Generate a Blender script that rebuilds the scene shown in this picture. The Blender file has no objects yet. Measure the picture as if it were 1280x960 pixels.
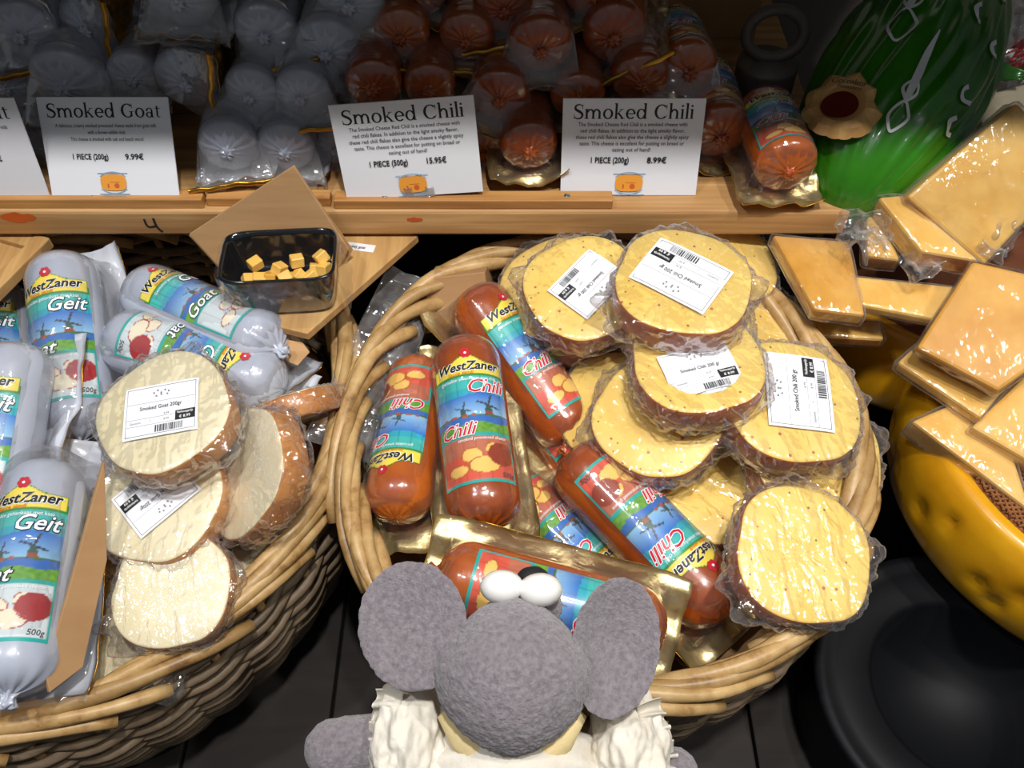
import bpy, bmesh, math, random
import numpy as np
from mathutils import Vector, Matrix, noise

SC = bpy.context.scene
COL = SC.collection
random.seed(7)

# ---------------------------------------------------------------- camera
CAM_H = 1.55
PITCH = math.radians(52.0)
FPX = 1100.0
cam_data = bpy.data.cameras.new('camera')
cam = bpy.data.objects.new('camera', cam_data)
COL.objects.link(cam)
cam.location = (0, 0, CAM_H)
cam.rotation_euler = (math.pi / 2 - PITCH, 0, 0)
cam_data.sensor_width = 36.0
cam_data.lens = FPX / 1280.0 * 36.0
cam_data.clip_start = 0.02
SC.camera = cam

# ---------------------------------------------------------------- world, lamps, exposure
SC.view_settings.view_transform = 'Standard'
SC.view_settings.look = 'None'
SC.view_settings.gamma = 1.0
SC.view_settings.use_curve_mapping = False
SC.view_settings.exposure = 0.0
world = bpy.data.worlds.new('shop_ambient')
SC.world = world
world.use_nodes = True
world.node_tree.nodes['Background'].inputs[0].default_value = (0.86, 0.93, 1.0, 1)
world.node_tree.nodes['Background'].inputs[1].default_value = 0.10


def ceiling_or_glint_lamp(loc, target, power, size, color):
    d = bpy.data.lights.new('ceiling_or_glint_spot', 'AREA')
    d.shape = 'DISK'
    d.size = size
    d.energy = power
    d.color = color
    d.spread = math.radians(120)
    o = bpy.data.objects.new('ceiling_or_glint_spot', d)
    COL.objects.link(o)
    o.location = loc
    o.rotation_euler = (Vector(target) - Vector(loc)).to_track_quat('-Z', 'Y').to_euler()
    return o


ceiling_or_glint_lamp((0.15, 0.02, 2.85), (0.1, 0.45, 0.9), 11, 0.10, (1.0, 0.97, 0.93))
ceiling_or_glint_lamp((-0.85, 0.02, 2.85), (-0.2, 0.45, 0.9), 5, 0.09, (0.98, 0.98, 1.0))
ceiling_or_glint_lamp((1.05, 0.02, 2.85), (0.3, 0.45, 0.9), 5.5, 0.09, (1.0, 0.96, 0.9))
ceiling_or_glint_lamp((0.3, 0.25, 2.85), (0.2, 0.5, 0.9), 4, 0.09, (1.0, 0.97, 0.93))
for lx, ly in ((-1.3, -0.7), (-0.45, -0.55), (0.5, -0.6), (1.4, -0.5), (-0.4, 0.35), (0.8, 0.4), (0.0, -1.1)):  # tiny weak lamps, added only to put glints on the film
    ceiling_or_glint_lamp((lx, ly, 2.85), (0.1, 0.45, 0.9), 0.18, 0.03, (1.0, 0.98, 0.95))
SC.cycles.transparent_max_bounces = 24

# ---------------------------------------------------------------- geometry of the view
CAMP = Vector((0, 0, CAM_H))
FWD = Vector((0, math.cos(PITCH), -math.sin(PITCH)))
UPV = Vector((0, math.sin(PITCH), math.cos(PITCH)))
RGT = Vector((1, 0, 0))


def ray(px, py):
    return FWD + RGT * ((px - 640) / FPX) + UPV * ((480 - py) / FPX)


def at(px, py, zc):
    return CAMP + ray(px, py) * zc


def at_y(px, py, y):
    r = ray(px, py)
    return CAMP + r * (y / r.y)


def at_z(px, py, z):
    r = ray(px, py)
    return CAMP + r * ((z - CAM_H) / r.z)


def on_plane(px, py, p, n):
    r = ray(px, py)
    return CAMP + r * ((p - CAMP).dot(n) / r.dot(n))


def depth(p):
    return (p - CAMP).dot(FWD)


def basis(loc, x, y, z):
    m = Matrix.Identity(4)
    for i in range(3):
        m[i][0], m[i][1], m[i][2], m[i][3] = x[i], y[i], z[i], loc[i]
    return m


def frame(loc, normal, ang):
    """Z along normal; X lies in the surface and points the way `ang` degrees does in view."""
    n = Vector(normal).normalized()
    a = math.radians(ang)
    d = RGT * math.cos(a) + UPV * math.sin(a)
    v = (loc - CAMP).normalized()
    x = n.cross(d.cross(v))
    if x.length < 1e-6:
        x = d
    x = (x - n * x.dot(n)).normalized()
    if x.dot(d) < 0:
        x = -x
    return basis(loc, x, n.cross(x), n)


def frame_axis(loc, xdir, up):
    x = Vector(xdir).normalized()
    z = Vector(up)
    z = (z - x * z.dot(x)).normalized()
    return basis(loc, x, z.cross(x), z)


# ---------------------------------------------------------------- object helpers
def new_mesh(name, verts, faces, mats=None, smooth=True, midx=None):
    me = bpy.data.meshes.new(name)
    me.from_pydata([tuple(v) for v in verts], [], [tuple(f) for f in faces])
    for m in (mats or []):
        me.materials.append(m)
    if midx is not None:
        me.polygons.foreach_set('material_index', list(midx))
    me.polygons.foreach_set('use_smooth', [bool(smooth)] * len(me.polygons))
    me.update()
    return me


def obj(name, me, parent=None, mat_world=None):
    o = bpy.data.objects.new(name, me)
    COL.objects.link(o)
    if parent is not None:
        o.parent = parent
    if mat_world is not None:
        o.matrix_world = mat_world
    return o


def tag(o, label=None, cat=None, group=None, kind=None):
    if label:
        o['label'] = label
    if cat:
        o['category'] = cat
    if group:
        o['group'] = group
    if kind:
        o['kind'] = kind
    return o


def thing(name, label, cat, mw, group=None):
    e = bpy.data.objects.new(name, None)
    COL.objects.link(e)
    e.empty_display_size = 0.02
    e.matrix_world = mw
    return tag(e, label, cat, group)


def fn(x, y, z, s=1.0):
    return noise.noise(Vector((x * s, y * s, z * s)))


def join(*parts):
    """parts: (verts, faces) -> one list; keeps the part index for materials."""
    V, F, M = [], [], []
    for k, (v, f) in enumerate(parts):
        b = len(V)
        V += list(v)
        F += [tuple(i + b for i in q) for q in f]
        M += [k] * len(f)
    return V, F, M


def grid_faces(nu, nv, closeu=False, closev=False, base=0):
    F = []
    for i in range(nu if closeu else nu - 1):
        for j in range(nv if closev else nv - 1):
            a = i * nv + j
            b = ((i + 1) % nu) * nv + j
            c = ((i + 1) % nu) * nv + (j + 1) % nv
            d = i * nv + (j + 1) % nv
            F.append((a + base, b + base, c + base, d + base))
    return F


def tube(points, radii, seg=8, closed=False, caps=True):
    P = [Vector(p) for p in points]
    n = len(P)
    if not hasattr(radii, '__len__'):
        radii = [radii] * n
    V = []
    up = Vector((0, 0, 1))
    prev = None
    for i in range(n):
        if closed:
            t = P[(i + 1) % n] - P[i - 1]
        else:
            t = P[min(i + 1, n - 1)] - P[max(i - 1, 0)]
        t.normalize()
        if prev is None:
            a = up if abs(t.dot(up)) < 0.9 else Vector((1, 0, 0))
            u = (a - t * a.dot(t)).normalized()
        else:
            u = (prev - t * prev.dot(t)).normalized()
        prev = u
        w = t.cross(u)
        for k in range(seg):
            q = 2 * math.pi * k / seg
            V.append(P[i] + (u * math.cos(q) + w * math.sin(q)) * radii[i])
    F = grid_faces(n, seg, closed, True)
    if not closed and caps:
        F.append(tuple(range(seg))[::1])
        F.append(tuple(range((n - 1) * seg, n * seg))[::-1])
    return V, F


def lathe(profile, seg=48, wob=None):
    """profile: (r, z) list, around Z."""
    V = []
    for i in range(seg):
        a = 2 * math.pi * i / seg
        for r, z in profile:
            rr = r
            if wob:
                rr, z = wob(a, r, z)
            V.append((rr * math.cos(a), rr * math.sin(a), z))
    return V, grid_faces(seg, len(profile), True, False)


def box(x0, x1, y0, y1, z0, z1):
    V = [(x, y, z) for x in (x0, x1) for y in (y0, y1) for z in (z0, z1)]
    F = [(0, 1, 3, 2), (4, 6, 7, 5), (0, 4, 5, 1), (2, 3, 7, 6), (0, 2, 6, 4), (1, 5, 7, 3)]
    return V, F


def bevelled(me, width, seg=2):
    bm = bmesh.new()
    bm.from_mesh(me)
    bmesh.ops.recalc_face_normals(bm, faces=bm.faces)
    bmesh.ops.bevel(bm, geom=list(bm.edges) + list(bm.verts), offset=width, segments=seg,
                    affect='EDGES', profile=0.5)
    bm.to_mesh(me)
    bm.free()
    return me


def box_mesh(name, dims, mat, bev=0.002, smooth=False):
    V, F = box(*dims)
    me = new_mesh(name, V, F, [mat], smooth)
    return bevelled(me, bev) if bev else me


def sheet(fun, nu, nv, th):
    """closed thin sheet: fun(u,v) -> point, u,v in 0..1; thickness along local normal."""
    T = np.zeros((nu, nv, 3))
    for i in range(nu):
        for j in range(nv):
            T[i, j] = fun(i / (nu - 1), j / (nv - 1))
    du = np.gradient(T, axis=0)
    dv = np.gradient(T, axis=1)
    N = np.cross(du, dv)
    N /= np.linalg.norm(N, axis=2, keepdims=True) + 1e-12
    B = T - N * th
    V = [tuple(p) for p in T.reshape(-1, 3)] + [tuple(p) for p in B.reshape(-1, 3)]
    n = nu * nv
    F = grid_faces(nu, nv)
    F += [tuple(reversed(f)) for f in grid_faces(nu, nv, base=n)]
    for i in range(nu - 1):
        a, b = i * nv, (i + 1) * nv
        F.append((a, a + n, b + n, b)[::-1])
        a, b = i * nv + nv - 1, (i + 1) * nv + nv - 1
        F.append((a, b, b + n, a + n)[::-1])
    for j in range(nv - 1):
        F.append((j, j + 1, j + 1 + n, j + n)[::-1])
        a = (nu - 1) * nv + j
        F.append((a, a + n, a + 1 + n, a + 1)[::-1])
    return V, F


# ---------------------------------------------------------------- materials
def nt(name):
    m = bpy.data.materials.new(name)
    m.use_nodes = True
    t = m.node_tree
    t.nodes.clear()
    o = t.nodes.new('ShaderNodeOutputMaterial')
    return m, t, o


def node(t, kind, **kw):
    n = t.nodes.new(kind)
    for k, v in kw.items():
        if k in n.inputs:
            n.inputs[k].default_value = v
        else:
            setattr(n, k, v)
    return n


def coords(t, scale=(1, 1, 1), kind='Object'):
    c = t.nodes.new('ShaderNodeTexCoord')
    mp = t.nodes.new('ShaderNodeMapping')
    mp.inputs['Scale'].default_value = scale
    t.links.new(c.outputs[kind], mp.inputs['Vector'])
    return mp.outputs['Vector']


def ramp(t, fac, stops):
    r = t.nodes.new('ShaderNodeValToRGB')
    e = r.color_ramp.elements
    while len(e) < len(stops):
        e.new(0.5)
    for k, (p, c) in enumerate(stops):
        e[k].position = p
        e[k].color = (*c, 1)
    t.links.new(fac, r.inputs['Fac'])
    return r.outputs['Color']


def srgb(r, g, b):
    f = lambda c: (c / 255 / 12.92) if c <= 10 else ((c / 255 + 0.055) / 1.055) ** 2.4
    return (f(r), f(g), f(b))


def mat(name, col, rough=0.5, metal=0.0, var=None, vscale=(20, 20, 20), bump=0.0, bscale=80.0,
        coat=0.0, sss=0.0, sheen=0.0, spec=0.5, bdetail=4.0, coat_rough=0.08):
    """plain principled with optional second colour mixed by noise and noise bump."""
    m, t, o = nt(name)
    p = node(t, 'ShaderNodeBsdfPrincipled', Roughness=rough, Metallic=metal)
    p.inputs['Base Color'].default_value = (*col, 1)
    p.inputs['Coat Weight'].default_value = coat
    p.inputs['Coat Roughness'].default_value = coat_rough
    p.inputs['Sheen Weight'].default_value = sheen
    p.inputs['Specular IOR Level'].default_value = spec
    if sss:
        p.inputs['Subsurface Weight'].default_value = sss
        p.inputs['Subsurface Radius'].default_value = (1.0, 0.55, 0.25)
        p.inputs['Subsurface Scale'].default_value = 0.006
    if var is not None:
        n = node(t, 'ShaderNodeTexNoise', Detail=5.0, Roughness=0.6)
        n.inputs['Scale'].default_value = 1.0
        t.links.new(coords(t, vscale), n.inputs['Vector'])
        c = ramp(t, n.outputs['Fac'], [(0.35, col), (0.68, var)])
        t.links.new(c, p.inputs['Base Color'])
    if bump:
        n2 = node(t, 'ShaderNodeTexNoise', Detail=bdetail, Roughness=0.6)
        n2.inputs['Scale'].default_value = bscale
        t.links.new(coords(t), n2.inputs['Vector'])
        b = node(t, 'ShaderNodeBump', Strength=bump, Distance=0.002)
        t.links.new(n2.outputs['Fac'], b.inputs['Height'])
        t.links.new(b.outputs['Normal'], p.inputs['Normal'])
    t.links.new(p.outputs[0], o.inputs[0])
    return m


def film_mat(name, milky=0.06, gain=1.3, base=0.02, scale=120.0, strength=0.6, rough=0.10, tint=(1, 1, 1),
             dist=0.004, edge=0.30, cap=0.5):
    m, t, o = nt(name)
    n1 = node(t, 'ShaderNodeTexNoise', Detail=1.6, Roughness=0.4, Distortion=0.9)
    n1.inputs['Scale'].default_value = scale
    t.links.new(coords(t, (1.0, 0.45, 0.8)), n1.inputs['Vector'])
    b = node(t, 'ShaderNodeBump', Strength=strength, Distance=dist)
    vo = node(t, 'ShaderNodeTexVoronoi', feature='F1')
    vo.inputs['Scale'].default_value = scale * 2.2
    nw = node(t, 'ShaderNodeVectorMath', operation='MULTIPLY_ADD')
    t.links.new(n1.outputs['Color'], nw.inputs[0])
    nw.inputs[1].default_value = (0.012, 0.012, 0.012)
    t.links.new(coords(t), nw.inputs[2])
    t.links.new(nw.outputs[0], vo.inputs['Vector'])
    hs = node(t, 'ShaderNodeMath', operation='MULTIPLY_ADD')
    t.links.new(vo.outputs['Distance'], hs.inputs[0])
    hs.inputs[1].default_value = 0.10
    t.links.new(n1.outputs['Fac'], hs.inputs[2])
    t.links.new(hs.outputs[0], b.inputs['Height'])
    fr = node(t, 'ShaderNodeFresnel', IOR=1.5)
    t.links.new(b.outputs['Normal'], fr.inputs['Normal'])
    mm = node(t, 'ShaderNodeMath', operation='MULTIPLY_ADD')
    mm.use_clamp = True
    t.links.new(fr.outputs[0], mm.inputs[0])
    mm.inputs[1].default_value = gain
    mm.inputs[2].default_value = base
    mn = node(t, 'ShaderNodeMath', operation='MINIMUM')
    t.links.new(mm.outputs[0], mn.inputs[0])
    mn.inputs[1].default_value = cap
    tr = node(t, 'ShaderNodeBsdfTransparent')
    tr.inputs[0].default_value = (*tint, 1)
    df = node(t, 'ShaderNodeBsdfDiffuse')
    df.inputs[0].default_value = (0.85, 0.85, 0.87, 1)
    tl = node(t, 'ShaderNodeBsdfTranslucent')
    tl.inputs[0].default_value = (0.85, 0.85, 0.87, 1)
    mx0 = node(t, 'ShaderNodeMixShader')
    t.links.new(df.outputs[0], mx0.inputs[1])
    t.links.new(tl.outputs[0], mx0.inputs[2])
    mx1 = node(t, 'ShaderNodeMixShader')
    n3 = node(t, 'ShaderNodeTexNoise', Detail=3.0)
    n3.inputs['Scale'].default_value = scale * 0.5
    t.links.new(coords(t), n3.inputs['Vector'])
    mk = node(t, 'ShaderNodeMapRange')
    mk.inputs['From Min'].default_value = 0.35
    mk.inputs['From Max'].default_value = 0.75
    mk.inputs['To Min'].default_value = milky * 0.3
    mk.inputs['To Max'].default_value = milky * 2.2
    t.links.new(n3.outputs['Fac'], mk.inputs['Value'])
    lw = node(t, 'ShaderNodeLayerWeight', Blend=0.5)
    pw = node(t, 'ShaderNodeMath', operation='POWER')
    t.links.new(lw.outputs['Facing'], pw.inputs[0])
    pw.inputs[1].default_value = 2.5
    ad = node(t, 'ShaderNodeMath', operation='MULTIPLY_ADD')
    ad.use_clamp = True
    t.links.new(pw.outputs[0], ad.inputs[0])
    ad.inputs[1].default_value = edge
    t.links.new(mk.outputs[0], ad.inputs[2])
    t.links.new(ad.outputs[0], mx1.inputs[0])
    t.links.new(tr.outputs[0], mx1.inputs[1])
    t.links.new(mx0.outputs[0], mx1.inputs[2])
    gl = node(t, 'ShaderNodeBsdfGlossy', Roughness=rough)
    t.links.new(b.outputs['Normal'], gl.inputs['Normal'])
    mx2 = node(t, 'ShaderNodeMixShader')
    t.links.new(mn.outputs[0], mx2.inputs[0])
    t.links.new(mx1.outputs[0], mx2.inputs[1])
    t.links.new(gl.outputs[0], mx2.inputs[2])
    t.links.new(mx2.outputs[0], o.inputs[0])
    return m


def wood_mat(name, light, dark, scale=(3, 60, 60), rough=0.55, knots=False):
    m, t, o = nt(name)
    p = node(t, 'ShaderNodeBsdfPrincipled', Roughness=rough)
    n = node(t, 'ShaderNodeTexNoise', Detail=6.0, Roughness=0.6, Distortion=0.6)
    n.inputs['Scale'].default_value = 1.0
    t.links.new(coords(t, scale), n.inputs['Vector'])
    n2 = node(t, 'ShaderNodeTexNoise', Detail=2.0)
    n2.inputs['Scale'].default_value = 1.0
    t.links.new(coords(t, (scale[0] * 2, scale[1] * .25, scale[2] * .25)), n2.inputs['Vector'])
    c = ramp(t, n.outputs['Fac'], [(0.3, dark), (0.5, tuple(0.5 * (a + b) for a, b in zip(light, dark))), (0.66, light)])
    mx = node(t, 'ShaderNodeMixRGB', blend_type='MULTIPLY')
    mx.inputs[0].default_value = 0.55
    t.links.new(c, mx.inputs[1])
    c2 = ramp(t, n2.outputs['Fac'], [(0.3, (0.62, 0.55, 0.5)), (0.6, (1, 1, 1))])
    t.links.new(c2, mx.inputs[2])
    t.links.new(mx.outputs[0], p.inputs['Base Color'])
    b = node(t, 'ShaderNodeBump', Strength=0.25, Distance=0.001)
    t.links.new(n.outputs['Fac'], b.inputs['Height'])
    t.links.new(b.outputs['Normal'], p.inputs['Normal'])
    t.links.new(p.outputs[0], o.inputs[0])
    return m


def cheese_mat(name, col, col2, specks=False):
    m, t, o = nt(name)
    p = node(t, 'ShaderNodeBsdfPrincipled', Roughness=0.42)
    p.inputs['Subsurface Weight'].default_value = 0.25
    p.inputs['Subsurface Radius'].default_value = (1.0, 0.6, 0.25)
    p.inputs['Subsurface Scale'].default_value = 0.004
    n = node(t, 'ShaderNodeTexNoise', Detail=4.0)
    n.inputs['Scale'].default_value = 28.0
    v = coords(t)
    t.links.new(v, n.inputs['Vector'])
    c = ramp(t, n.outputs['Fac'], [(0.35, col), (0.7, col2)])
    last = c
    if specks:
        for sc, thr, cc, off in ((95.0, 0.16, srgb(176, 58, 22), 0), (150.0, 0.15, srgb(96, 84, 40), 3), (60.0, 0.075, srgb(160, 36, 20), 9)):
            vo = node(t, 'ShaderNodeTexVoronoi', feature='F1')
            vo.inputs['Scale'].default_value = sc
            mp = node(t, 'ShaderNodeMapping')
            mp.inputs['Location'].default_value = (off, off * .7, off * .3)
            t.links.new(v, mp.inputs['Vector'])
            t.links.new(mp.outputs[0], vo.inputs['Vector'])
            lt = node(t, 'ShaderNodeMath', operation='LESS_THAN')
            t.links.new(vo.outputs['Distance'], lt.inputs[0])
            # only some cells carry a flake
            sep = node(t, 'ShaderNodeSeparateColor')
            t.links.new(vo.outputs['Color'], sep.inputs[0])
            gt = node(t, 'ShaderNodeMath', operation='GREATER_THAN')
            gt.inputs[1].default_value = 0.72
            t.links.new(sep.outputs[0], gt.inputs[0])
            mul = node(t, 'ShaderNodeMath', operation='MULTIPLY')
            lt.inputs[1].default_value = thr
            t.links.new(lt.outputs[0], mul.inputs[0])
            t.links.new(gt.outputs[0], mul.inputs[1])
            m2 = node(t, 'ShaderNodeMath', operation='MULTIPLY')
            t.links.new(mul.outputs[0], m2.inputs[0])
            m2.inputs[1].default_value = 0.8
            mx = node(t, 'ShaderNodeMixRGB')
            t.links.new(m2.outputs[0], mx.inputs[0])
            t.links.new(last, mx.inputs[1])
            mx.inputs[2].default_value = (*cc, 1)
            last = mx.outputs[0]
    t.links.new(last, p.inputs['Base Color'])
    t.links.new(p.outputs[0], o.inputs[0])
    return m


def print_mat(name, rough=0.35, coat=0.6):
    """flat print: colours held by the printed sheet itself."""
    m, t, o = nt(name)
    p = node(t, 'ShaderNodeBsdfPrincipled', Roughness=rough)
    p.inputs['Coat Weight'].default_value = coat
    p.inputs['Coat Roughness'].default_value = 0.08
    a = node(t, 'ShaderNodeAttribute', attribute_name='print')
    t.links.new(a.outputs['Color'], p.inputs['Base Color'])
    t.links.new(p.outputs[0], o.inputs[0])
    return m


M = {}
M['shelf_wood'] = wood_mat('shelf_wood', srgb(216, 174, 116), srgb(170, 121, 70), (3, 70, 90))
M['strip_wood'] = wood_mat('strip_wood', srgb(210, 158, 92), srgb(170, 112, 58), (4, 90, 90))
M['board_wood'] = wood_mat('board_wood', srgb(206, 166, 106), srgb(180, 136, 82), (60, 6, 60))
M['dark_wood'] = wood_mat('dark_wood', srgb(38, 29, 25), srgb(20, 15, 13), (4, 40, 40), 0.75)
M['white_card'] = mat('white_card', srgb(232, 234, 240), 0.4)
M['ink'] = mat('ink', (0.012, 0.012, 0.014), 0.5)
M['ink_grey'] = mat('ink_grey', (0.06, 0.06, 0.07), 0.5)
M['ink_light'] = mat('ink_light', (0.25, 0.26, 0.28), 0.5)
M['chili_casing'] = mat('chili_casing', srgb(172, 84, 30), 0.26, var=srgb(150, 64, 22), vscale=(25, 25, 25), coat=0.8, bump=0.12, bscale=60, sss=0.12)
_m = M['chili_casing'].node_tree
_p = [q for q in _m.nodes if q.type == 'BSDF_PRINCIPLED'][0]
_src = _p.inputs['Base Color'].links[0].from_socket
_oi = _m.nodes.new('ShaderNodeObjectInfo')
_c2 = ramp(_m, _oi.outputs['Random'], [(0.0, (0.86, 0.78, 0.7)), (0.6, (1.0, 1.05, 1.0)), (1.0, (1.25, 1.5, 1.35))])
_mx = node(_m, 'ShaderNodeMixRGB', blend_type='MULTIPLY')
_mx.inputs[0].default_value = 1.0
_m.links.new(_src, _mx.inputs[1])
_m.links.new(_c2, _mx.inputs[2])
_m.links.new(_mx.outputs[0], _p.inputs['Base Color'])
M['goat_casing'] = mat('goat_casing', srgb(172, 179, 196), 0.3, var=srgb(186, 191, 204), vscale=(20, 20, 20), coat=0.7, bump=0.12, bscale=60)
M['gold'] = mat('gold_foil', srgb(232, 214, 164), 0.38, metal=0.92, var=srgb(214, 190, 128), vscale=(30, 30, 30), bump=0.8, bscale=38)
M['gold_deep'] = mat('gold_foil_deep', srgb(226, 176, 76), 0.36, metal=1.0, var=srgb(170, 120, 40), vscale=(40, 40, 40), bump=0.5, bscale=70)
M['white_tray'] = mat('white_tray', srgb(206, 210, 220), 0.3, coat=0.4, bump=0.2, bscale=40)
M['clip'] = mat('red_clip', srgb(206, 34, 52), 0.35)
M['film'] = film_mat('clear_film', 0.025, 1.0, 0.05, 45, 1.0, 0.07, edge=0.14, cap=.4, dist=.0035)
M['film_crinkle'] = film_mat('crinkled_film', 0.035, 1.1, 0.05, 70, 1.0, 0.07, edge=0.62, cap=.3, dist=.0042)
M['film_milky'] = film_mat('milky_film', 0.09, 0.9, 0.05, 50, 1.0, 0.08, edge=0.2, cap=.45, dist=.0035)
M['film_pouch'] = film_mat('pouch_film', 0.16, 1.0, 0.05, 45, 1.0, 0.10, edge=0.35, cap=.45, dist=.004)
M['film_thick'] = film_mat('thick_film', 0.12, 1.2, 0.04, 60, 1.0, 0.08, edge=.3, dist=.005)
M['film_bowl'] = film_mat('bowl_film', 0.006, 0.5, 0.01, 50, 0.3, 0.08, edge=.06, cap=.25)
M['label_print'] = print_mat('label_print')
M['chili_cheese'] = cheese_mat('chili_cheese', srgb(236, 198, 100), srgb(244, 212, 120), True)
M['goat_cheese'] = cheese_mat('goat_cheese', srgb(226, 214, 176), srgb(236, 226, 194))
M['rind_chili'] = mat('rind_chili', srgb(146, 72, 34), 0.35, var=srgb(172, 94, 42), vscale=(30, 30, 30), coat=0.4)
M['rind_goat'] = mat('rind_goat', srgb(178, 112, 48), 0.4, var=srgb(200, 136, 66), vscale=(30, 30, 30), coat=0.3)
M['gouda'] = cheese_mat('gouda', srgb(222, 172, 78), srgb(236, 196, 108))
M['gouda_aged'] = cheese_mat('gouda_aged', srgb(204, 146, 50), srgb(220, 170, 74))
M['rind_gouda'] = mat('rind_gouda', srgb(206, 134, 40), 0.35, var=srgb(186, 108, 30), vscale=(30, 30, 30), coat=0.3)
M['wax'] = mat('yellow_wax', srgb(226, 168, 24), 0.3, var=srgb(204, 138, 14), vscale=(9, 9, 9), bump=0.25, bscale=14, coat=0.4)
M['kraft'] = mat('kraft_paper', srgb(190, 150, 104), 0.75, var=srgb(172, 132, 88), vscale=(6, 60, 6), bump=0.2, bscale=50)
M['cardboard'] = mat('cardboard', srgb(172, 134, 92), 0.8, var=srgb(162, 123, 81), vscale=(12, 30, 12), bump=0.2, bscale=60)
M['black_glaze'] = mat('black_glaze', (0.008, 0.009, 0.011), 0.12, coat=0.8)
M['iron'] = mat('dark_iron', srgb(92, 83, 76), 0.5, metal=0.2, bump=0.3, bscale=70)
M['black_metal'] = mat('black_metal', (0.006, 0.0065, 0.008), 0.5, spec=0.12)
M['black_lam'] = mat('black_laminate', (0.014, 0.015, 0.018), 0.4)
M['fleece'] = mat('grey_fleece', srgb(140, 133, 138), 0.95, var=srgb(112, 105, 111), vscale=(260, 260, 260), bump=1.0, bscale=420, sheen=0.35, spec=0.1)
M['eye'] = mat('eye_white', srgb(240, 240, 236), 0.12, coat=1.0)
M['nose'] = mat('nose_black', (0.01, 0.01, 0.012), 0.7)
M['blouse'] = mat('blouse_cotton', srgb(224, 219, 208), 0.85, var=srgb(212, 204, 188), vscale=(30, 30, 30), bump=0.35, bscale=260)
M['collar'] = mat('collar_cream', srgb(226, 204, 150), 0.85, bump=0.3, bscale=260)
M['burlap'] = mat('burlap', srgb(150, 96, 52), 0.9, var=srgb(120, 72, 36), vscale=(90, 90, 90))
M['leather_top'] = mat('wheel_top', srgb(128, 74, 44), 0.7, var=srgb(104, 58, 36), vscale=(8, 30, 8), bump=0.4, bscale=40)
M['green_foil'] = mat('green_foil', srgb(48, 122, 16), 0.28, var=srgb(30, 92, 12), vscale=(12, 12, 3), coat=0.5)
M['white_print'] = mat('white_print', srgb(220, 222, 224), 0.35)
M['seal_gold'] = mat('seal_gold', srgb(222, 176, 110), 0.4, metal=0.15, var=srgb(198, 148, 84), vscale=(50, 50, 50))
M['seal_red'] = mat('seal_red', srgb(96, 20, 12), 0.3, coat=0.5)
M['wall'] = mat('wall_paint', srgb(118, 112, 108), 0.7, bump=0.1, bscale=30)
M['wall_white'] = mat('panel_white', srgb(196, 196, 200), 0.6)
M['wall_grey'] = mat('panel_grey', srgb(112, 104, 98), 0.6)
M['cream_box'] = mat('cream_box', srgb(216, 204, 176), 0.6)
M['logo_orange'] = mat('logo_orange', srgb(236, 160, 60), 0.5)
M['logo_rust'] = mat('logo_rust', srgb(206, 96, 50), 0.5)
M['logo_blue'] = mat('logo_blue', srgb(150, 176, 196), 0.5)
M['stain'] = mat('orange_stain', srgb(206, 92, 30), 0.6)
M['screw'] = mat('screw_steel', srgb(150, 148, 146), 0.35, metal=0.9)
M['tape'] = film_mat('tape', 0.2, 1.2, 0.05, 40, 0.2, 0.15)
for k, c in dict(red=srgb(200, 30, 52), white=srgb(240, 242, 244), navy=srgb(20, 24, 60), orange=srgb(226, 110, 30)).items():
    M['print_' + k] = mat('print_' + k, c, 0.35, coat=0.5)


def cane_mat():
    m, t, o = nt('willow_cane')
    p = node(t, 'ShaderNodeBsdfPrincipled', Roughness=0.42)
    n = node(t, 'ShaderNodeTexNoise', Detail=5.0, Roughness=0.65)
    n.inputs['Scale'].default_value = 38.0
    t.links.new(coords(t), n.inputs['Vector'])
    oi = node(t, 'ShaderNodeObjectInfo')
    c = ramp(t, n.outputs['Fac'], [(0.28, srgb(122, 88, 48)), (0.45, srgb(178, 142, 90)), (0.7, srgb(204, 174, 122))])
    c2 = ramp(t, oi.outputs['Random'], [(0.0, (0.72, 0.68, 0.62)), (0.5, (0.95, 0.93, 0.9)), (1.0, (1, 1, 1))])
    mx = node(t, 'ShaderNodeMixRGB', blend_type='MULTIPLY')
    mx.inputs[0].default_value = 1.0
    t.links.new(c, mx.inputs[1])
    t.links.new(c2, mx.inputs[2])
    t.links.new(mx.outputs[0], p.inputs['Base Color'])
    b = node(t, 'ShaderNodeBump', Strength=0.3, Distance=0.002)
    t.links.new(n.outputs['Fac'], b.inputs['Height'])
    t.links.new(b.outputs['Normal'], p.inputs['Normal'])
    t.links.new(p.outputs[0], o.inputs[0])
    return m


M['cane'] = cane_mat()
M['weave'] = mat('willow_weave_shaded', srgb(124, 105, 82), 0.6, var=srgb(94, 78, 60), vscale=(40, 40, 40), bump=0.3, bscale=60)  # greyer and darker than the canes: shade on the sides put into the colour
# ---------------------------------------------------------------- lettering (flat print)
_tc = {}


def text2d(s, size=1.0, bold=0.0, shear=0.0, width=None, align='CENTER'):
    """built-in font -> flat (verts2d, faces); optionally fitted to a width."""
    key = (s, bold, shear, align)
    if key not in _tc:
        cu = bpy.data.curves.new('lettering', 'FONT')
        cu.body = s
        cu.size = 1.0
        cu.offset = bold
        cu.shear = shear
        cu.resolution_u = 2
        cu.align_x = align
        o = bpy.data.objects.new('lettering', cu)
        me = bpy.data.meshes.new_from_object(o)
        _tc[key] = ([(v.co.x, v.co.y) for v in me.vertices], [tuple(p.vertices) for p in me.polygons])
        bpy.data.objects.remove(o)
        bpy.data.curves.remove(cu)
        bpy.data.meshes.remove(me)
    V, F = _tc[key]
    k = size
    if width:
        xs = [v[0] for v in V]
        k = width / (max(xs) - min(xs))
    return [(x * k, y * size) if width else (x * k, y * k) for x, y in V], F


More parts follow.
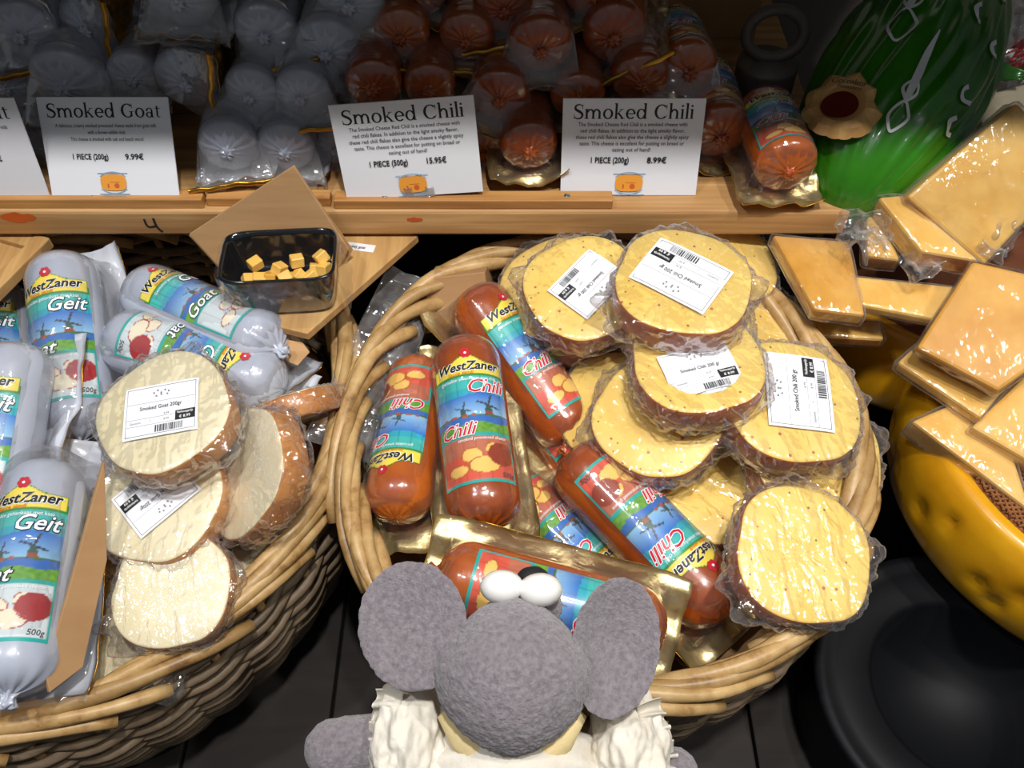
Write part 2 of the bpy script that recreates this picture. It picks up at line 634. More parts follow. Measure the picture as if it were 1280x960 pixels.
def move2d(vf, dx, dy, ang=0.0, sc=1.0):
    c, s = math.cos(ang), math.sin(ang)
    return [((x * c - y * s) * sc + dx, (x * s + y * c) * sc + dy) for x, y in vf[0]], vf[1]


def join2d(*vfs):
    V, F = [], []
    for v, f in vfs:
        b = len(V)
        V += list(v)
        F += [tuple(i + b for i in q) for q in f]
    return V, F


def p_rect(x0, x1, y0, y1):
    return [(x0, y0), (x1, y0), (x1, y1), (x0, y1)], [(0, 1, 2, 3)]


def p_ring(cx, cy, rx, ry, tx, ty, a0=0, a1=360, n=22):
    V, F = [], []
    for i in range(n + 1):
        a = math.radians(a0 + (a1 - a0) * i / n)
        V.append((cx + rx * math.cos(a), cy + ry * math.sin(a)))
        V.append((cx + (rx - tx) * math.cos(a), cy + (ry - ty) * math.sin(a)))
    F = [(2 * i, 2 * i + 2, 2 * i + 3, 2 * i + 1) for i in range(n)]
    return V, F


def p_disc(cx, cy, rx, ry=None, n=14):
    ry = ry or rx
    return [(cx + rx * math.cos(6.28318 * i / n), cy + ry * math.sin(6.28318 * i / n)) for i in range(n)], [tuple(range(n))]


def p_fan(cx, cy, rx, ry, n=28, rings=4):
    L = [p_ring(cx, cy, rx * (k + 1) / rings, ry * (k + 1) / rings, rx / rings * .999, ry / rings * .999, 0, 360, n) for k in range(rings)]
    return join2d(*L)


def p_stroke(pts, w):
    """pts smoothed, w list or number: full width."""
    P = [Vector((x, y)) for x, y in pts]
    Q, W = [], []
    n = len(P)
    ws = w if hasattr(w, '__len__') else [w] * n
    for i in range(n - 1):
        p0, p1, p2, p3 = P[max(i - 1, 0)], P[i], P[i + 1], P[min(i + 2, n - 1)]
        for k in range(6):
            t = k / 6
            Q.append(0.5 * ((2 * p1) + (p2 - p0) * t + (2 * p0 - 5 * p1 + 4 * p2 - p3) * t * t + (3 * p1 - p0 - 3 * p2 + p3) * t ** 3))
            W.append(ws[i] * (1 - t) + ws[i + 1] * t)
    Q.append(P[-1])
    W.append(ws[-1])
    V = []
    for i, q in enumerate(Q):
        t = (Q[min(i + 1, len(Q) - 1)] - Q[max(i - 1, 0)]).normalized()
        nn = Vector((-t.y, t.x)) * (W[i] / 2)
        V += [tuple(q + nn), tuple(q - nn)]
    return V, [(2 * i, 2 * i + 1, 2 * i + 3, 2 * i + 2) for i in range(len(Q) - 1)]


def _stem(x, y1, foot=True, flag=True, w=.10):
    L = [p_rect(x, x + w, 0, y1)]
    if foot:
        L.append(p_rect(x - .05, x + w + .05, 0, .028))
    if flag:
        L.append(([(x - .055, y1 - .035), (x + .01, y1 - .06), (x + w, y1), (x - .01, y1)], [(0, 1, 2, 3)]))
    return L


def _arch(x):
    return [p_ring(x + .19, .26, .19, .205, .10, .07, 0, 165), p_rect(x + .28, x + .38, 0, .265),
            p_rect(x + .245, x + .43, 0, .028)]


def serif_glyph(ch):
    if ch == 'i':
        return _stem(.06, .46) + [p_disc(.10, .60, .052)], .21
    if ch == 'l':
        return _stem(.06, .73), .21
    if ch == 'h':
        return _stem(.06, .73) + _arch(.09), .54
    if ch == 'm':
        return _stem(.06, .46) + _arch(.09) + _arch(.385), .84
    if ch == 'k':
        return _stem(.06, .73) + [p_stroke([(.14, .20), (.27, .34), (.37, .45)], .04),
                                  p_stroke([(.21, .27), (.32, .14), (.43, .0)], .085),
                                  p_rect(.28, .46, .435, .46), p_rect(.33, .52, 0, .028)], .53
    if ch == 'o':
        return [p_ring(.26, .23, .24, .245, .105, .05)], .52
    if ch == 'e':
        return [p_ring(.25, .23, .23, .245, .10, .055, 0, 318), p_rect(.08, .46, .215, .26)], .48
    if ch == 'd':
        return [p_ring(.25, .23, .225, .245, .105, .05, 20, 345)] + _stem(.385, .73, False) + [p_rect(.42, .53, 0, .03)], .56
    if ch == 'a':
        return [p_ring(.20, .13, .165, .145, .085, .04), p_ring(.22, .33, .165, .14, .08, .04, 0, 165),
                p_rect(.30, .385, .02, .34), p_rect(.34, .45, 0, .035), p_disc(.10, .35, .048)], .46
    if ch == 't':
        return [p_rect(.10, .185, .08, .56), p_rect(.02, .31, .43, .46), p_ring(.21, .10, .11, .105, .07, .04, 180, 320)], .34
    if ch == 'S':
        return [p_stroke([(.43, .60), (.33, .655), (.20, .65), (.10, .57), (.11, .45), (.23, .37), (.36, .29), (.43, .18),
                          (.38, .06), (.25, .005), (.12, .03), (.04, .10)],
                         [.04, .05, .065, .09, .115, .12, .12, .105, .085, .06, .05, .04]),
                p_rect(.425, .455, .47, .66), p_rect(.03, .06, 0, .20)], .51
    if ch in 'CG':
        L = [p_ring(.35, .33, .33, .345, .125, .05, 42, 318), p_rect(.575, .605, .45, .665)]
        if ch == 'G':
            return L + [p_rect(.50, .59, .04, .30), p_rect(.43, .66, .275, .305)], .70
        return L + [p_stroke([(.60, .18), (.58, .12), (.55, .085)], .03)], .66
    return [], .26


def serif2d(s, size):
    x = 0
    L = []
    for ch in s:
        g, adv = serif_glyph(ch)
        L += [move2d(p, x, 0) for p in g]
        x += adv + .015
    V, F = join2d(*L)
    return [((a - x / 2) * size, b * size) for a, b in V], F


def flat3d(vf, z=0.0):
    return [(x, y, z) for x, y in vf[0]], vf[1]


def print_part(name, layers, parent, fn3=None, z0=0.0):
    """layers: (vf2d, material key); each layer a hair above the last."""
    parts, mats = [], []
    for k, (vf, mk) in enumerate(layers):
        z = z0 + 0.00012 * k
        V = [fn3(x, y, z) if fn3 else (x, y, z) for x, y in vf[0]]
        parts.append((V, vf[1]))
        mats.append(M[mk])
    V, F, I = join(*parts)
    o = obj(name, new_mesh(name, V, F, mats, False, I), parent)
    o['kind'] = 'stuff'
    return o
# ---------------------------------------------------------------- the setting
TABLE_Z = CAM_H - 0.90
SHELF_Z = CAM_H - 0.5555
SHELF_Y = 0.641


def struct(name, me, mw=None):
    o = obj(name, me, None, mw)
    o['kind'] = 'structure'
    return o


struct('floor', box_mesh('floor', (-3, 3, -2.5, 2.5, -0.05, 0.0), M['dark_wood'], 0))
struct('wall_back', box_mesh('wall_back', (-3, 3, 1.13, 1.20, 0, 3.0), M['wall'], 0))
tag(bpy.data.objects['floor'], 'dark wooden shop floor')
tag(bpy.data.objects['wall_back'], 'dim grey wall behind the stacked cheese')

# counter: dark planks on a carcass
cnt = thing('display_counter', 'dark stained plank counter carrying the wicker baskets', 'counter', Matrix.Translation((0, 0.4, 0)))
x = -1.3
k = 0
while x < 0.34:
    w = 0.14
    obj('plank', box_mesh('plank', (x, min(x + w - 0.003, 0.343), -0.42, 0.66, TABLE_Z - 0.025 - (k % 3) * 0.0006, TABLE_Z - (k % 3) * 0.0006), M['dark_wood'], 0.0015), cnt)
    x += w
    k += 1
obj('carcass', box_mesh('carcass', (-1.28, 0.33, -0.38, 0.65, 0.0, TABLE_Z - 0.026), M['black_lam'], 0.003), cnt)
side = thing('side_counter', 'black laminate counter under the yellow cheese wheels', 'counter', Matrix.Translation((0.8, 0.4, 0)))
obj('worktop', box_mesh('worktop', (-0.455, 0.7, -0.42, 0.66, TABLE_Z - 0.03, TABLE_Z - 0.001), M['black_lam'], 0.003), side)
obj('carcass', box_mesh('carcass', (-0.44, 0.69, -0.40, 0.65, 0.0, TABLE_Z - 0.031), M['black_lam'], 0.003), side)

# shelf behind the baskets
sh = thing('wooden_shelf', 'long pale plank shelf with nailed lip strips above the baskets', 'shelf', Matrix.Translation((0, SHELF_Y, SHELF_Z)))
XR = (1066 - 640) / FPX * 0.83
plank = obj('plank', box_mesh('plank', (-1.3, XR, 0.0, 0.155, -0.030, 0.0), M['shelf_wood'], 0.003), sh)
obj('plank', box_mesh('plank', (-1.3, XR - 0.004, 0.158, 0.40, -0.030, -0.0005), M['shelf_wood'], 0.003), sh)


def sx(px, py=258, z=SHELF_Z):
    return at_z(px, py, z).x


# front lip strips, with the broken end at the left one
obj('lip_strip', box_mesh('lip_strip', (-1.3, -0.292, 0.004, 0.019, 0.0, 0.011), M['strip_wood'], 0.0012), sh)
obj('lip_strip', box_mesh('lip_strip', (-0.289, -0.172, 0.007, 0.020, 0.0, 0.010), M['strip_wood'], 0.0012), sh)
obj('lip_strip', box_mesh('lip_strip', (-0.168, 0.095, 0.003, 0.018, 0.0, 0.0105), M['strip_wood'], 0.0012), sh)
for xx, yy in ((0.052, 0.0105), (-0.395, 0.0115), (-0.12, 0.010)):
    V, F = lathe([(0.0, 0.0112), (0.0024, 0.0112), (0.003, 0.0108), (0.003, 0.0095)], 12)
    o = obj('screw', new_mesh('screw', [(a + xx, b + yy, c) for a, b, c in V], F, [M['screw']]), sh)
# pencilled mark and wax stains on the front edge
mk = join2d(p_stroke([(-.006, .008), (-.006, .001), (-.004, -.002), (.002, -.001)], .0022), p_stroke([(.003, .009), (.003, 0), (.005, -.006), (.007, -.008)], .0024))
print_part('marker_sign', [(mk, 'ink')], sh, lambda x, y, z: (x - 0.345, -0.0004 - z, y - 0.017))
for xx, zz, s in ((-0.093, -0.010, .008), (-0.47, -0.007, .017)):
    bl = [(xx + s * math.cos(a) * (1 + .2 * fn(a, xx, 0, 2)), zz + .5 * s * math.sin(a) * (.7 + .5 * fn(a, 1, xx, 2))) for a in [i * .4 for i in range(16)]]
    print_part('wax_stain', [((bl, [tuple(range(16))]), 'stain')], sh, lambda x, y, z: (x, -0.0003 - z, y))
# posts that hold the shelf, and the shelf above that keeps the stack in shade
for xx in (-1.2, XR - 0.08):
    obj('post', box_mesh('post', (xx, xx + 0.05, 0.30, 0.35, -SHELF_Z, -0.031), M['dark_wood'], 0.002), sh)
up = thing('upper_shelf', 'dark shelf over the stacked cheese logs', 'shelf', Matrix.Translation((0, 0.525, CAM_H - 0.10)))
for k in range(4):
    obj('plank', box_mesh('plank', (-1.4, 0.62, 0.0 + k * 0.13, 0.127 + k * 0.13, 0.0, 0.025), M['dark_wood'], 0.002), up)

# boards and panels behind the stack
bx_ = thing('kraft_carton', 'brown kraft carton standing behind the chili cheese stack', 'carton', Matrix.Translation((at_y(860, 60, 1.0).x, 1.0, SHELF_Z)))
obj('carton_body', box_mesh('carton_body', (-0.075, 0.062, -0.06, 0.06, 0.0, 0.22), M['kraft'], 0.002), bx_)
obj('flap', new_mesh('flap', *join(sheet(lambda u, v: (0.062 - 0.10 * u * v, -0.0615 - 0.004 * u, 0.22 - 0.10 * u * (1 - v) - .03 * v), 6, 6, 0.0015))[:2], [M['cardboard']], False), bx_)
pn = thing('wall_panel', 'white board with a grey oval shape on the wall behind the iron weight', 'panel', Matrix.Translation((at_y(990, 40, 1.12).x, 1.12, SHELF_Z + 0.02)))
obj('board', box_mesh('board', (-0.085, 0.12, -0.006, 0.004, 0.0, 0.40), M['wall_white'], 0.002), pn)
ov = p_disc(0.02, 0.10, 0.075, 0.10, 40)
print_part('oval_shape', [(ov, 'wall_grey')], pn, lambda x, y, z: (x, -0.0065 - z, y))

# ---------------------------------------------------------------- wicker baskets
class Basket:
    def __init__(s, cx, cy, cz, a, b, rot, tilt, base_k, label, nrows=24, seed=1):
        s.c = Vector((cx, cy, cz + CAM_H))
        s.a, s.b, s.rot, s.tilt, s.k = a, b, rot, tilt, base_k
        s.base_c = Vector((cx, cy - 0.01, TABLE_Z + 0.006))
        rnd = random.Random(seed)
        root = thing('wicker_basket', label, 'basket', Matrix.Translation((cx, cy, TABLE_Z)))
        inv = -Vector((cx, cy, TABLE_Z))
        s.root = root
        # base disc
        V = [s.base_c + inv]
        n = 48
        V += [s.pt(2 * math.pi * i / n, 0.0) + inv for i in range(n)]
        V += [s.pt(2 * math.pi * i / n, 0.0) + inv + Vector((0, 0, 0.006)) for i in range(n)] + [s.base_c + inv + Vector((0, 0, .006))]
        F = [(0, 1 + (i + 1) % n, 1 + i) for i in range(n)] + [(2 * n + 1, n + 1 + i, n + 1 + (i + 1) % n) for i in range(n)]
        F += [(1 + i, 1 + (i + 1) % n, n + 1 + (i + 1) % n, n + 1 + i) for i in range(n)]
        obj('basket_base', new_mesh('basket_base', V, F, [M['weave']], False), root)
        nst = 34
        # woven rows
        for r in range(nrows):
            h = (r + 0.5) / nrows
            ph = math.pi * (r % 2)
            P = []
            N = nst * 5
            o1, o2 = rnd.uniform(0, 6), rnd.uniform(0, 6)
            for i in range(N):
                t = 2 * math.pi * i / N
                hh = h + 0.012 * math.sin(3 * t + o1) + 0.008 * math.sin(7 * t + o2) + 0.014 * math.sin(2 * t + r * .35)
                p = s.pt(t, min(max(hh, 0.01), 0.985))
                d = s.outdir(t)
                P.append(p + inv + d * (0.0045 * math.cos(nst * t / 2 + ph)))
            V, F = tube(P, 0.0052 + rnd.uniform(-.0006, .0008), 6, True)
            obj('woven_row', new_mesh('woven_row', V, F, [M['weave']]), root)
        for i in range(nst):
            t = 2 * math.pi * (i + 0.02) / nst
            P = [s.pt(t + 0.02 * q, q) + inv for q in (0.0, .25, .5, .75, 1.0)]
            V, F = tube(P, 0.0042, 6)
            obj('stake', new_mesh('stake', V, F, [M['cane']]), root)
        # braided border: each cane climbs from inside, runs along the top and dives outside
        nc = 30
        for i in range(nc):
            t0 = 2 * math.pi * (i + rnd.uniform(-.12, .12)) / nc
            span = rnd.uniform(0.80, 1.05)
            r0 = rnd.uniform(0.0055, 0.0075)
            P, Rr = [], []
            jx = rnd.uniform(-.003, .003)
            for q in range(19):
                u = q / 18
                t = t0 + span * u
                rad = -0.011 + 0.025 * u + 0.002 * math.sin(u * 9 + i)
                hz = -0.020 + 0.030 * math.sin(math.pi * min(1, u * .95 + .05)) ** 0.7 + jx
                p = s.pt(t, 1.0) + s.outdir(t) * rad + Vector((0, 0, hz))
                p += Vector((fn(p.x, p.y, i, 14), fn(p.y, i, p.x, 14), 0)) * 0.0025
                P.append(p + inv)
                Rr.append(r0 * (1 - .18 * u) * (1 + .08 * math.sin(u * 23 + i)))
            V, F = tube(P, Rr, 9)
            obj('border_cane', new_mesh('border_cane', V, F, [M['cane']]), root)

    def plan(s, t, k=1.0):
        x, y = s.a * math.cos(t) * k, s.b * math.sin(t) * k
        c, q = math.cos(s.rot), math.sin(s.rot)
        return x * c - y * q, x * q + y * c

    def outdir(s, t):
        x, y = s.plan(t)
        return Vector((x, y, 0)).normalized()

    def pt(s, t, h):
        x, y = s.plan(t)
        rim = s.c + Vector((x, y * math.cos(s.tilt), y * math.sin(s.tilt)))
        x, y = s.plan(t, s.k)
        base = s.base_c + Vector((x, y, 0))
        p = base.lerp(rim, h)
        return p + s.outdir(t) * (0.022 * math.sin(math.pi * h))

    def insert(s, h=0.62):
        """cardboard false bottom that the cheese lies on."""
        n = 40
        inv = -s.root.location
        top = [s.pt(2 * math.pi * i / n, h) + inv for i in range(n)]
        top = [Vector((p.x * .93, p.y * .93, p.z)) for p in top]
        V = top + [p - Vector((0, 0, .004)) for p in top]
        F = [tuple(range(n)), tuple(range(2 * n - 1, n - 1, -1))] + [(i, i + n, (i + 1) % n + n, (i + 1) % n) for i in range(n)]
        obj('cardboard_insert', new_mesh('cardboard_insert', V, F, [M['cardboard']], False), s.root)


BR = Basket(0.0792, 0.447, -0.648, 0.228, 0.226, 0.0, 0.12, 0.74, 'round pale willow basket heaped with chili cheese logs and yellow slices', seed=3)
BR.insert()
BL = Basket(-0.402, 0.452, -0.660, 0.233, 0.273, -0.664, 0.10, 0.80, 'large willow basket at left filled with goat cheese and a cardboard divider', seed=5)
BL.insert()
# ---------------------------------------------------------------- smoked cheese logs
LR, LL = 0.031, 0.180     # radius and length


def log_profile(x):
    """radius at x along the log; the clip end (-x) is gathered, the other is domed."""
    h = LL / 2
    e = 0.030
    if x > h - e:
        q = (x - (h - e)) / e
        return LR * (1 - min(q, 1) ** 2.6) ** 0.5
    if x < -(h - e):
        q = (-(h - e) - x) / e
        return LR * (1 - min(q, 1) ** 3.2) ** 0.55
    return LR


def log_mesh(name, m):
    xs = []
    n = 44
    for i in range(n + 1):
        u = i / n
        xs.append(-LL / 2 * math.cos(math.pi * u) * (1 - .0) if True else 0)
    # more even in the middle, dense at the ends
    seg = 56
    V, F = [], []
    for x in xs:
        r = log_profile(x)
        w = max(0, (abs(x) - (LL / 2 - 0.034)) / 0.034)
        for k in range(seg):
            a = 2 * math.pi * k / seg
            pl = (0.022 * w * math.sin(17 * a + 3 * math.sin(3 * a)) + .02 * w * fn(math.cos(a), math.sin(a), 3, 4)) * (1 if x < 0 else .5)
            rr = max(r * (1 + pl) * (1 + 0.012 * fn(x, math.cos(a) * .03, math.sin(a) * .03, 30)), 0.0003)
            dx = 0.002 * w * math.sin(14 * a + 1) * (1 if x < 0 else .3)
            V.append((x + dx * (-1 if x > 0 else 1) * 0.5, rr * math.sin(a), rr * math.cos(a)))
    F = grid_faces(len(xs), seg, False, True)
    F.append(tuple(range(seg))[::-1])
    F.append(tuple(range(len(V) - seg, len(V))))
    return new_mesh(name, V, [tuple(reversed(f)) for f in F], [m])


def tuft_mesh():
    """gathered casing end with its pleats."""
    prof = [(0.0115, -0.083), (0.007, -0.0895), (0.0042, -0.0925), (0.0048, -0.095), (0.0065, -0.098), (0.003, -0.099), (0.0004, -0.0985)]
    V, F = [], []
    seg = 28
    for r, x in prof:
        for k in range(seg):
            a = 2 * math.pi * k / seg
            rr = r * (1 + .22 * math.sin(7 * a + x * 300))
            V.append((x + .0012 * math.sin(5 * a), rr * math.sin(a), rr * math.cos(a)))
    return V, grid_faces(len(prof), seg, False, True)


def lab_pt(a, b, z):
    """label plane (a across, b along the axis) -> on the log."""
    th = a / LR
    R = LR + 0.0006 + z
    return (b, -math.sin(th) * R, math.cos(th) * R)


LW, LB0, LB1 = 0.034, -0.062, 0.060   # half width and ends of the label


def label_colour(kind, a, b):
    u = a / LW                       # -1..1 across
    v = (b - LB0) / (LB1 - LB0)      # 0..1 upward
    arch = 0.915 + 0.062 * math.exp(-(abs(u) / 0.34) ** 2.4)
    top = arch if abs(u) < 0.97 else 0.86
    if v > top or abs(u) > 1:
        return None
    teal = srgb(40, 168, 160)
    slat = abs(((u * 3.2 + 10) % 1) - .5) > 0.44
    if v > 0.80:
        inner = 0.005 + 0.80
        if v > top - 0.012 or abs(u) > 0.95 or v < inner + .012:
            return srgb(60, 140, 60)
        return srgb(244, 222, 84)
    if v > 0.655 + 0.012 * math.sin(u * 4):
        c = srgb(70, 186, 180) if v > .70 else srgb(52, 170, 190)
        return tuple(x * (.72 if slat else 1) for x in c)
    if v > 0.36:
        if v > 0.485 + .004 * math.sin(u * 9):
            # sky, two mills, low houses
            q = (v - .485) / .17
            sky = tuple(p * (1 - q) + r * q for p, r in zip(srgb(150, 196, 226), srgb(52, 118, 200)))
            for mx_, my, s in ((0.42, .50, 1.0), (-0.22, .495, .7)):
                dx, dy = (u - mx_) / s, (v - my) / s
                if 0 <= dy < .07 and abs(dx) < .12 - dy * .9:
                    return srgb(58, 92, 84) if dy > .018 else srgb(150, 80, 60)
                ax, ay = dx, (dy - .068) * 3.6
                r = math.hypot(ax, ay)
                if r < .30 and min(abs(ax - .35 * ay), abs(ay + .35 * ax)) < .028:
                    return srgb(60, 66, 80)
            if v < .505 and -0.75 < u < 0.1 and math.sin(u * 23) > -.4:
                return srgb(170, 92, 70)
            if v < .492:
                return srgb(74, 112, 60)
            return sky
        if v > 0.435 + .01 * math.sin(u * 6 + 1):
            return srgb(44, 92, 172) if math.sin(v * 700) > 0 else srgb(60, 112, 188)
        g = .5 + .5 * fn(u * 9, v * 40, 3)
        return tuple(p * (1 - g) + r * g for p, r in zip(srgb(64, 128, 44), srgb(132, 186, 70)))
    if v > 0.335 or abs(u) > 0.95 or v < 0.018:
        return teal
    chili = kind == 'chili'
    bg = srgb(214, 92, 72) if chili else srgb(208, 218, 222)
    if v > .2 and chili:
        bg = srgb(190, 112, 86)
    if slat:
        bg = tuple(x * (.86 if not chili else .8) for x in bg)
    for cx_, cy_, rx, ry, kind2 in ((.62, .20, .36, .085, 'log'), (.16, .125, .40, .062, 'cut'), (-.12, .20, .27, .055, 'cut'), (-.50, .105, .28, .042, 'cut'), (.42, .235, .22, .05, 'cut')):
        d = ((u - cx_) / rx) ** 2 + ((v - cy_) / ry) ** 2
        if d < 1:
            if kind2 == 'log':
                return srgb(150, 62, 40) if chili else srgb(168, 40, 44)
            if d > .80:
                return srgb(176, 96, 40) if chili else srgb(170, 46, 44)
            return srgb(238, 196, 108) if chili else srgb(236, 228, 204)
    return bg


def label_mesh(kind):
    na, nb = 60, 112
    idx, V, C, F = {}, [], [], []
    for i in range(na + 1):
        for j in range(nb + 1):
            a = -LW + 2 * LW * i / na
            b = LB0 + (LB1 - LB0) * j / nb
            c = label_colour(kind, a, b)
            if c is not None:
                idx[i, j] = len(V)
                V.append(lab_pt(a, b, 0))
                C += [c[0], c[1], c[2], 1.0]
    for i in range(na):
        for j in range(nb):
            q = [(i, j), (i + 1, j), (i + 1, j + 1), (i, j + 1)]
            if all(t in idx for t in q):
                F.append(tuple(idx[t] for t in q))
    me = new_mesh('label', V, F, [M['label_print']])
    at_ = me.color_attributes.new('print', 'FLOAT_COLOR', 'POINT')
    at_.data.foreach_set('color', C)
    return me


def lettering_mesh(kind):
    L = []

    def vb(v):
        return LB0 + (LB1 - LB0) * v
    z = 0
    # rosette above the name
    for k in range(6):
        a = k * math.pi / 3
        L.append((p_disc(.0028 * math.cos(a), vb(.985) + .0028 * math.sin(a), .0022, None, 8), 'print_red'))
    L.append((p_disc(0, vb(.985), .0012, None, 8), 'print_white'))
    nm = 'WestZaner'
    L.append((move2d(text2d(nm, .0125, .045, .25, .056), 0, vb(.845)), 'print_white'))
    L.append((move2d(text2d(nm, .0118, .028, .25, .0545), 0, vb(.848)), 'ink'))
    L.append((move2d(text2d('Sauce sandi', .0042, .01, .2, .022), -.006, vb(.816)), 'print_orange'))
    L.append((move2d(text2d('Gerookte geitenkaas met kaas' if kind == 'goat' else 'gerookte smeerkaas met chili', .0045, 0, .1, .048), 0, vb(.765)), 'print_white'))
    w1, w2 = ('Chili', 'Chili') if kind == 'chili' else ('Geit', 'Goat')
    c1 = 'print_red' if kind == 'chili' else 'print_white'
    o1 = 'print_white' if kind == 'chili' else 'print_navy'
    L.append((move2d(text2d(w1, .0175, .045, .35), .013, vb(.668)), o1))
    L.append((move2d(text2d(w1, .0175, .012, .35), .013, vb(.668)), c1))
    L.append((move2d(text2d(w2, .0165, .045, .35), -.015, vb(.35)), o1))
    L.append((move2d(text2d(w2, .0165, .012, .35), -.015, vb(.35)), c1))
    L.append((move2d(text2d('smoked processed cheese', .0042, 0, .1, .040), .006, vb(.305)), 'print_white'))
    L.append((move2d(text2d('500g', .006, 0, .15), .024, vb(.035)), 'ink_grey'))
    parts, mats = [], []
    for k, (vf, mk) in enumerate(L):
        parts.append(([lab_pt(x, y, 0.00025 + 0.00005 * k) for x, y in vf[0]], vf[1]))
        mats.append(M[mk])
    V, F, I = join(*parts)
    return new_mesh('lettering', V, F, mats, False, I)


def card_mesh(front, seed, back=None):
    cl, cw = 0.212, 0.088

    def f(u, v):
        x = (u - .5) * cl
        y = (v - .5) * cw * (1 - 0.25 * max(0, abs(u - .5) - .40) * 10 * .25)
        edge = max(abs(v - .5) * 2, 0) ** 3
        z = -LR - .0015 + 0.010 * edge * (0.5 + fn(u * 5, seed, v, 1)) + 0.009 * fn(u * 5, v * 4, seed) + .003 * fn(u * 14, v * 9, seed) \
            + 0.010 * max(0, abs(u - .5) * 2 - .8) / .2 * fn(v * 3, seed, u * 2)
        if abs(y) < .02 and abs(x) < LL / 2:
            z = min(z, -LR - .0005)
        return (x, y, z)
    V, F = sheet(f, 40, 22, 0.0009)
    n = 39 * 21
    mi = [0] * n + [1] * n + [2] * (len(F) - 2 * n)
    return new_mesh('backing_card', V, F, [front, back or front, M['gold_deep']], True, mi)


def film_mesh(seed, m):
    """vacuum film that drapes over the log and down to the backing card."""
    cl, cw = 0.206, 0.083
    nu, nv = 70, 40
    V = []
    for i in range(nu):
        for j in range(nv):
            x = (i / (nu - 1) - .5) * cl
            y = (j / (nv - 1) - .5) * cw
            r = log_profile(max(-LL / 2, min(LL / 2, x))) if abs(x) < LL / 2 else 0
            base = -LR + 0.001
            # highest line reaching from the log to the edge
            zz = math.sqrt(max(LR * LR - y * y, 0)) if abs(y) < LR else 0
            rr = r / LR
            yy = abs(y)
            if rr > 0.02:
                zc = math.sqrt(max((r * r - yy * yy), 0)) if yy < r * .93 else None
                if zc is None:
                    q = (yy - r * .93) / max(cw / 2 - r * .93, 1e-4)
                    zc = (r * .367) * (1 - q) ** 2.2 + base * (1 - (1 - q) ** 2.2)
            else:
                q = min(1, (abs(x) - LL / 2) / (cl / 2 - LL / 2))
                zc = base
            ex = max(0, (abs(x) - (LL / 2 - .004)) / (cl / 2 - LL / 2 + .004))
            zc = zc * (1 - min(1, ex * 1.5)) + base * min(1, ex * 1.5)
            zc += 0.0011 + 0.0022 * fn(x, y, seed, 55) * (1.0 if yy > LR * .8 or ex > 0 else .12)
            V.append((x, y, max(zc, base)))
    return new_mesh('clear_film', V, grid_faces(nu, nv), [m])


LOG = {}
for kind in ('chili', 'goat'):
    LOG[kind] = dict(body=log_mesh('log_body', M[kind + '_casing']), label=label_mesh(kind), text=lettering_mesh(kind))
tv, tf = tuft_mesh()
LOG['chili']['tuft'] = new_mesh('gathered_end', tv, tf, [M['chili_casing']])
LOG['goat']['tuft'] = new_mesh('gathered_end', tv, tf, [M['goat_casing']])
V, F = lathe([(0.0, -.0012), (.0050, -.0014), (.0055, 0), (.0050, .0014), (0, .0012)], 14)
CLIP = new_mesh('clip', [(z - .0925, x * .75, y * .9) for x, y, z in V], F, [M['clip']])
CARDS = {'chili': [card_mesh(M['gold'], s, M['gold_deep']) for s in (1.3, 4.7, 9.1)],
         'goat': [card_mesh(M['white_tray'], s, M['gold_deep']) for s in (2.3, 5.7, 8.1)]}
FILMS = {'chili': [film_mesh(s, M['film']) for s in (1.3, 4.7, 9.1)],
         'goat': [film_mesh(s, M['film_milky']) for s in (2.3, 5.7, 8.1)]}


def crimp_mesh():
    def f(u, v):
        y = (u - .5) * .096
        a = v * 4.2
        return (-.121 - .0028 * math.sin(a) + .0006 * math.sin(u * 21), y, -LR + .001 + .0042 * (1 - math.cos(a)) * .5 + .004 * fn(u * 3, 2, 7) + .0005 * math.sin(u * 31))
    V, F = sheet(f, 44, 10, .0006)
    return new_mesh('crimped_edge', V, F, [M['gold_deep']])


CRIMP = crimp_mesh()


def pouch_mesh(seed, m):
    '''loose bag end: round on the log, pinched flat onto the card in front of it.'''
    n, rows = 72, 14
    V = []
    for j in range(rows):
        u = j / (rows - 1)
        q = u * u * (3 - 2 * u)
        for i in range(n):
            a = 2 * math.pi * i / n
            s, c = math.sin(a), math.cos(a)
            cr = 1 + (.05 + .10 * u) * fn(c * 2, s * 2, seed, 1.6) + .05 * u * math.sin(11 * a + seed * 3)
            y0, z0 = LR * 1.035 * s, LR * 1.035 * c
            y1, z1 = .041 * s, -LR + .003 + .0035 * c
            x = -LL / 2 + .034 - .064 * u + .006 * u * fn(c, s, seed + 4, 2.5)
            V.append((x, (y0 * (1 - q) + y1 * q) * cr, max((z0 * (1 - q) + z1 * q) * cr, -LR + .0003) if c < .2 else (z0 * (1 - q) + z1 * q) * (1 if z0 * (1 - q) + z1 * q < 0 else cr)))
    return new_mesh('film_pouch', V, grid_faces(rows, n, False, True), [m])


POUCH = [pouch_mesh(s, M['film_pouch']) for s in (.7, 2.9, 5.3)]


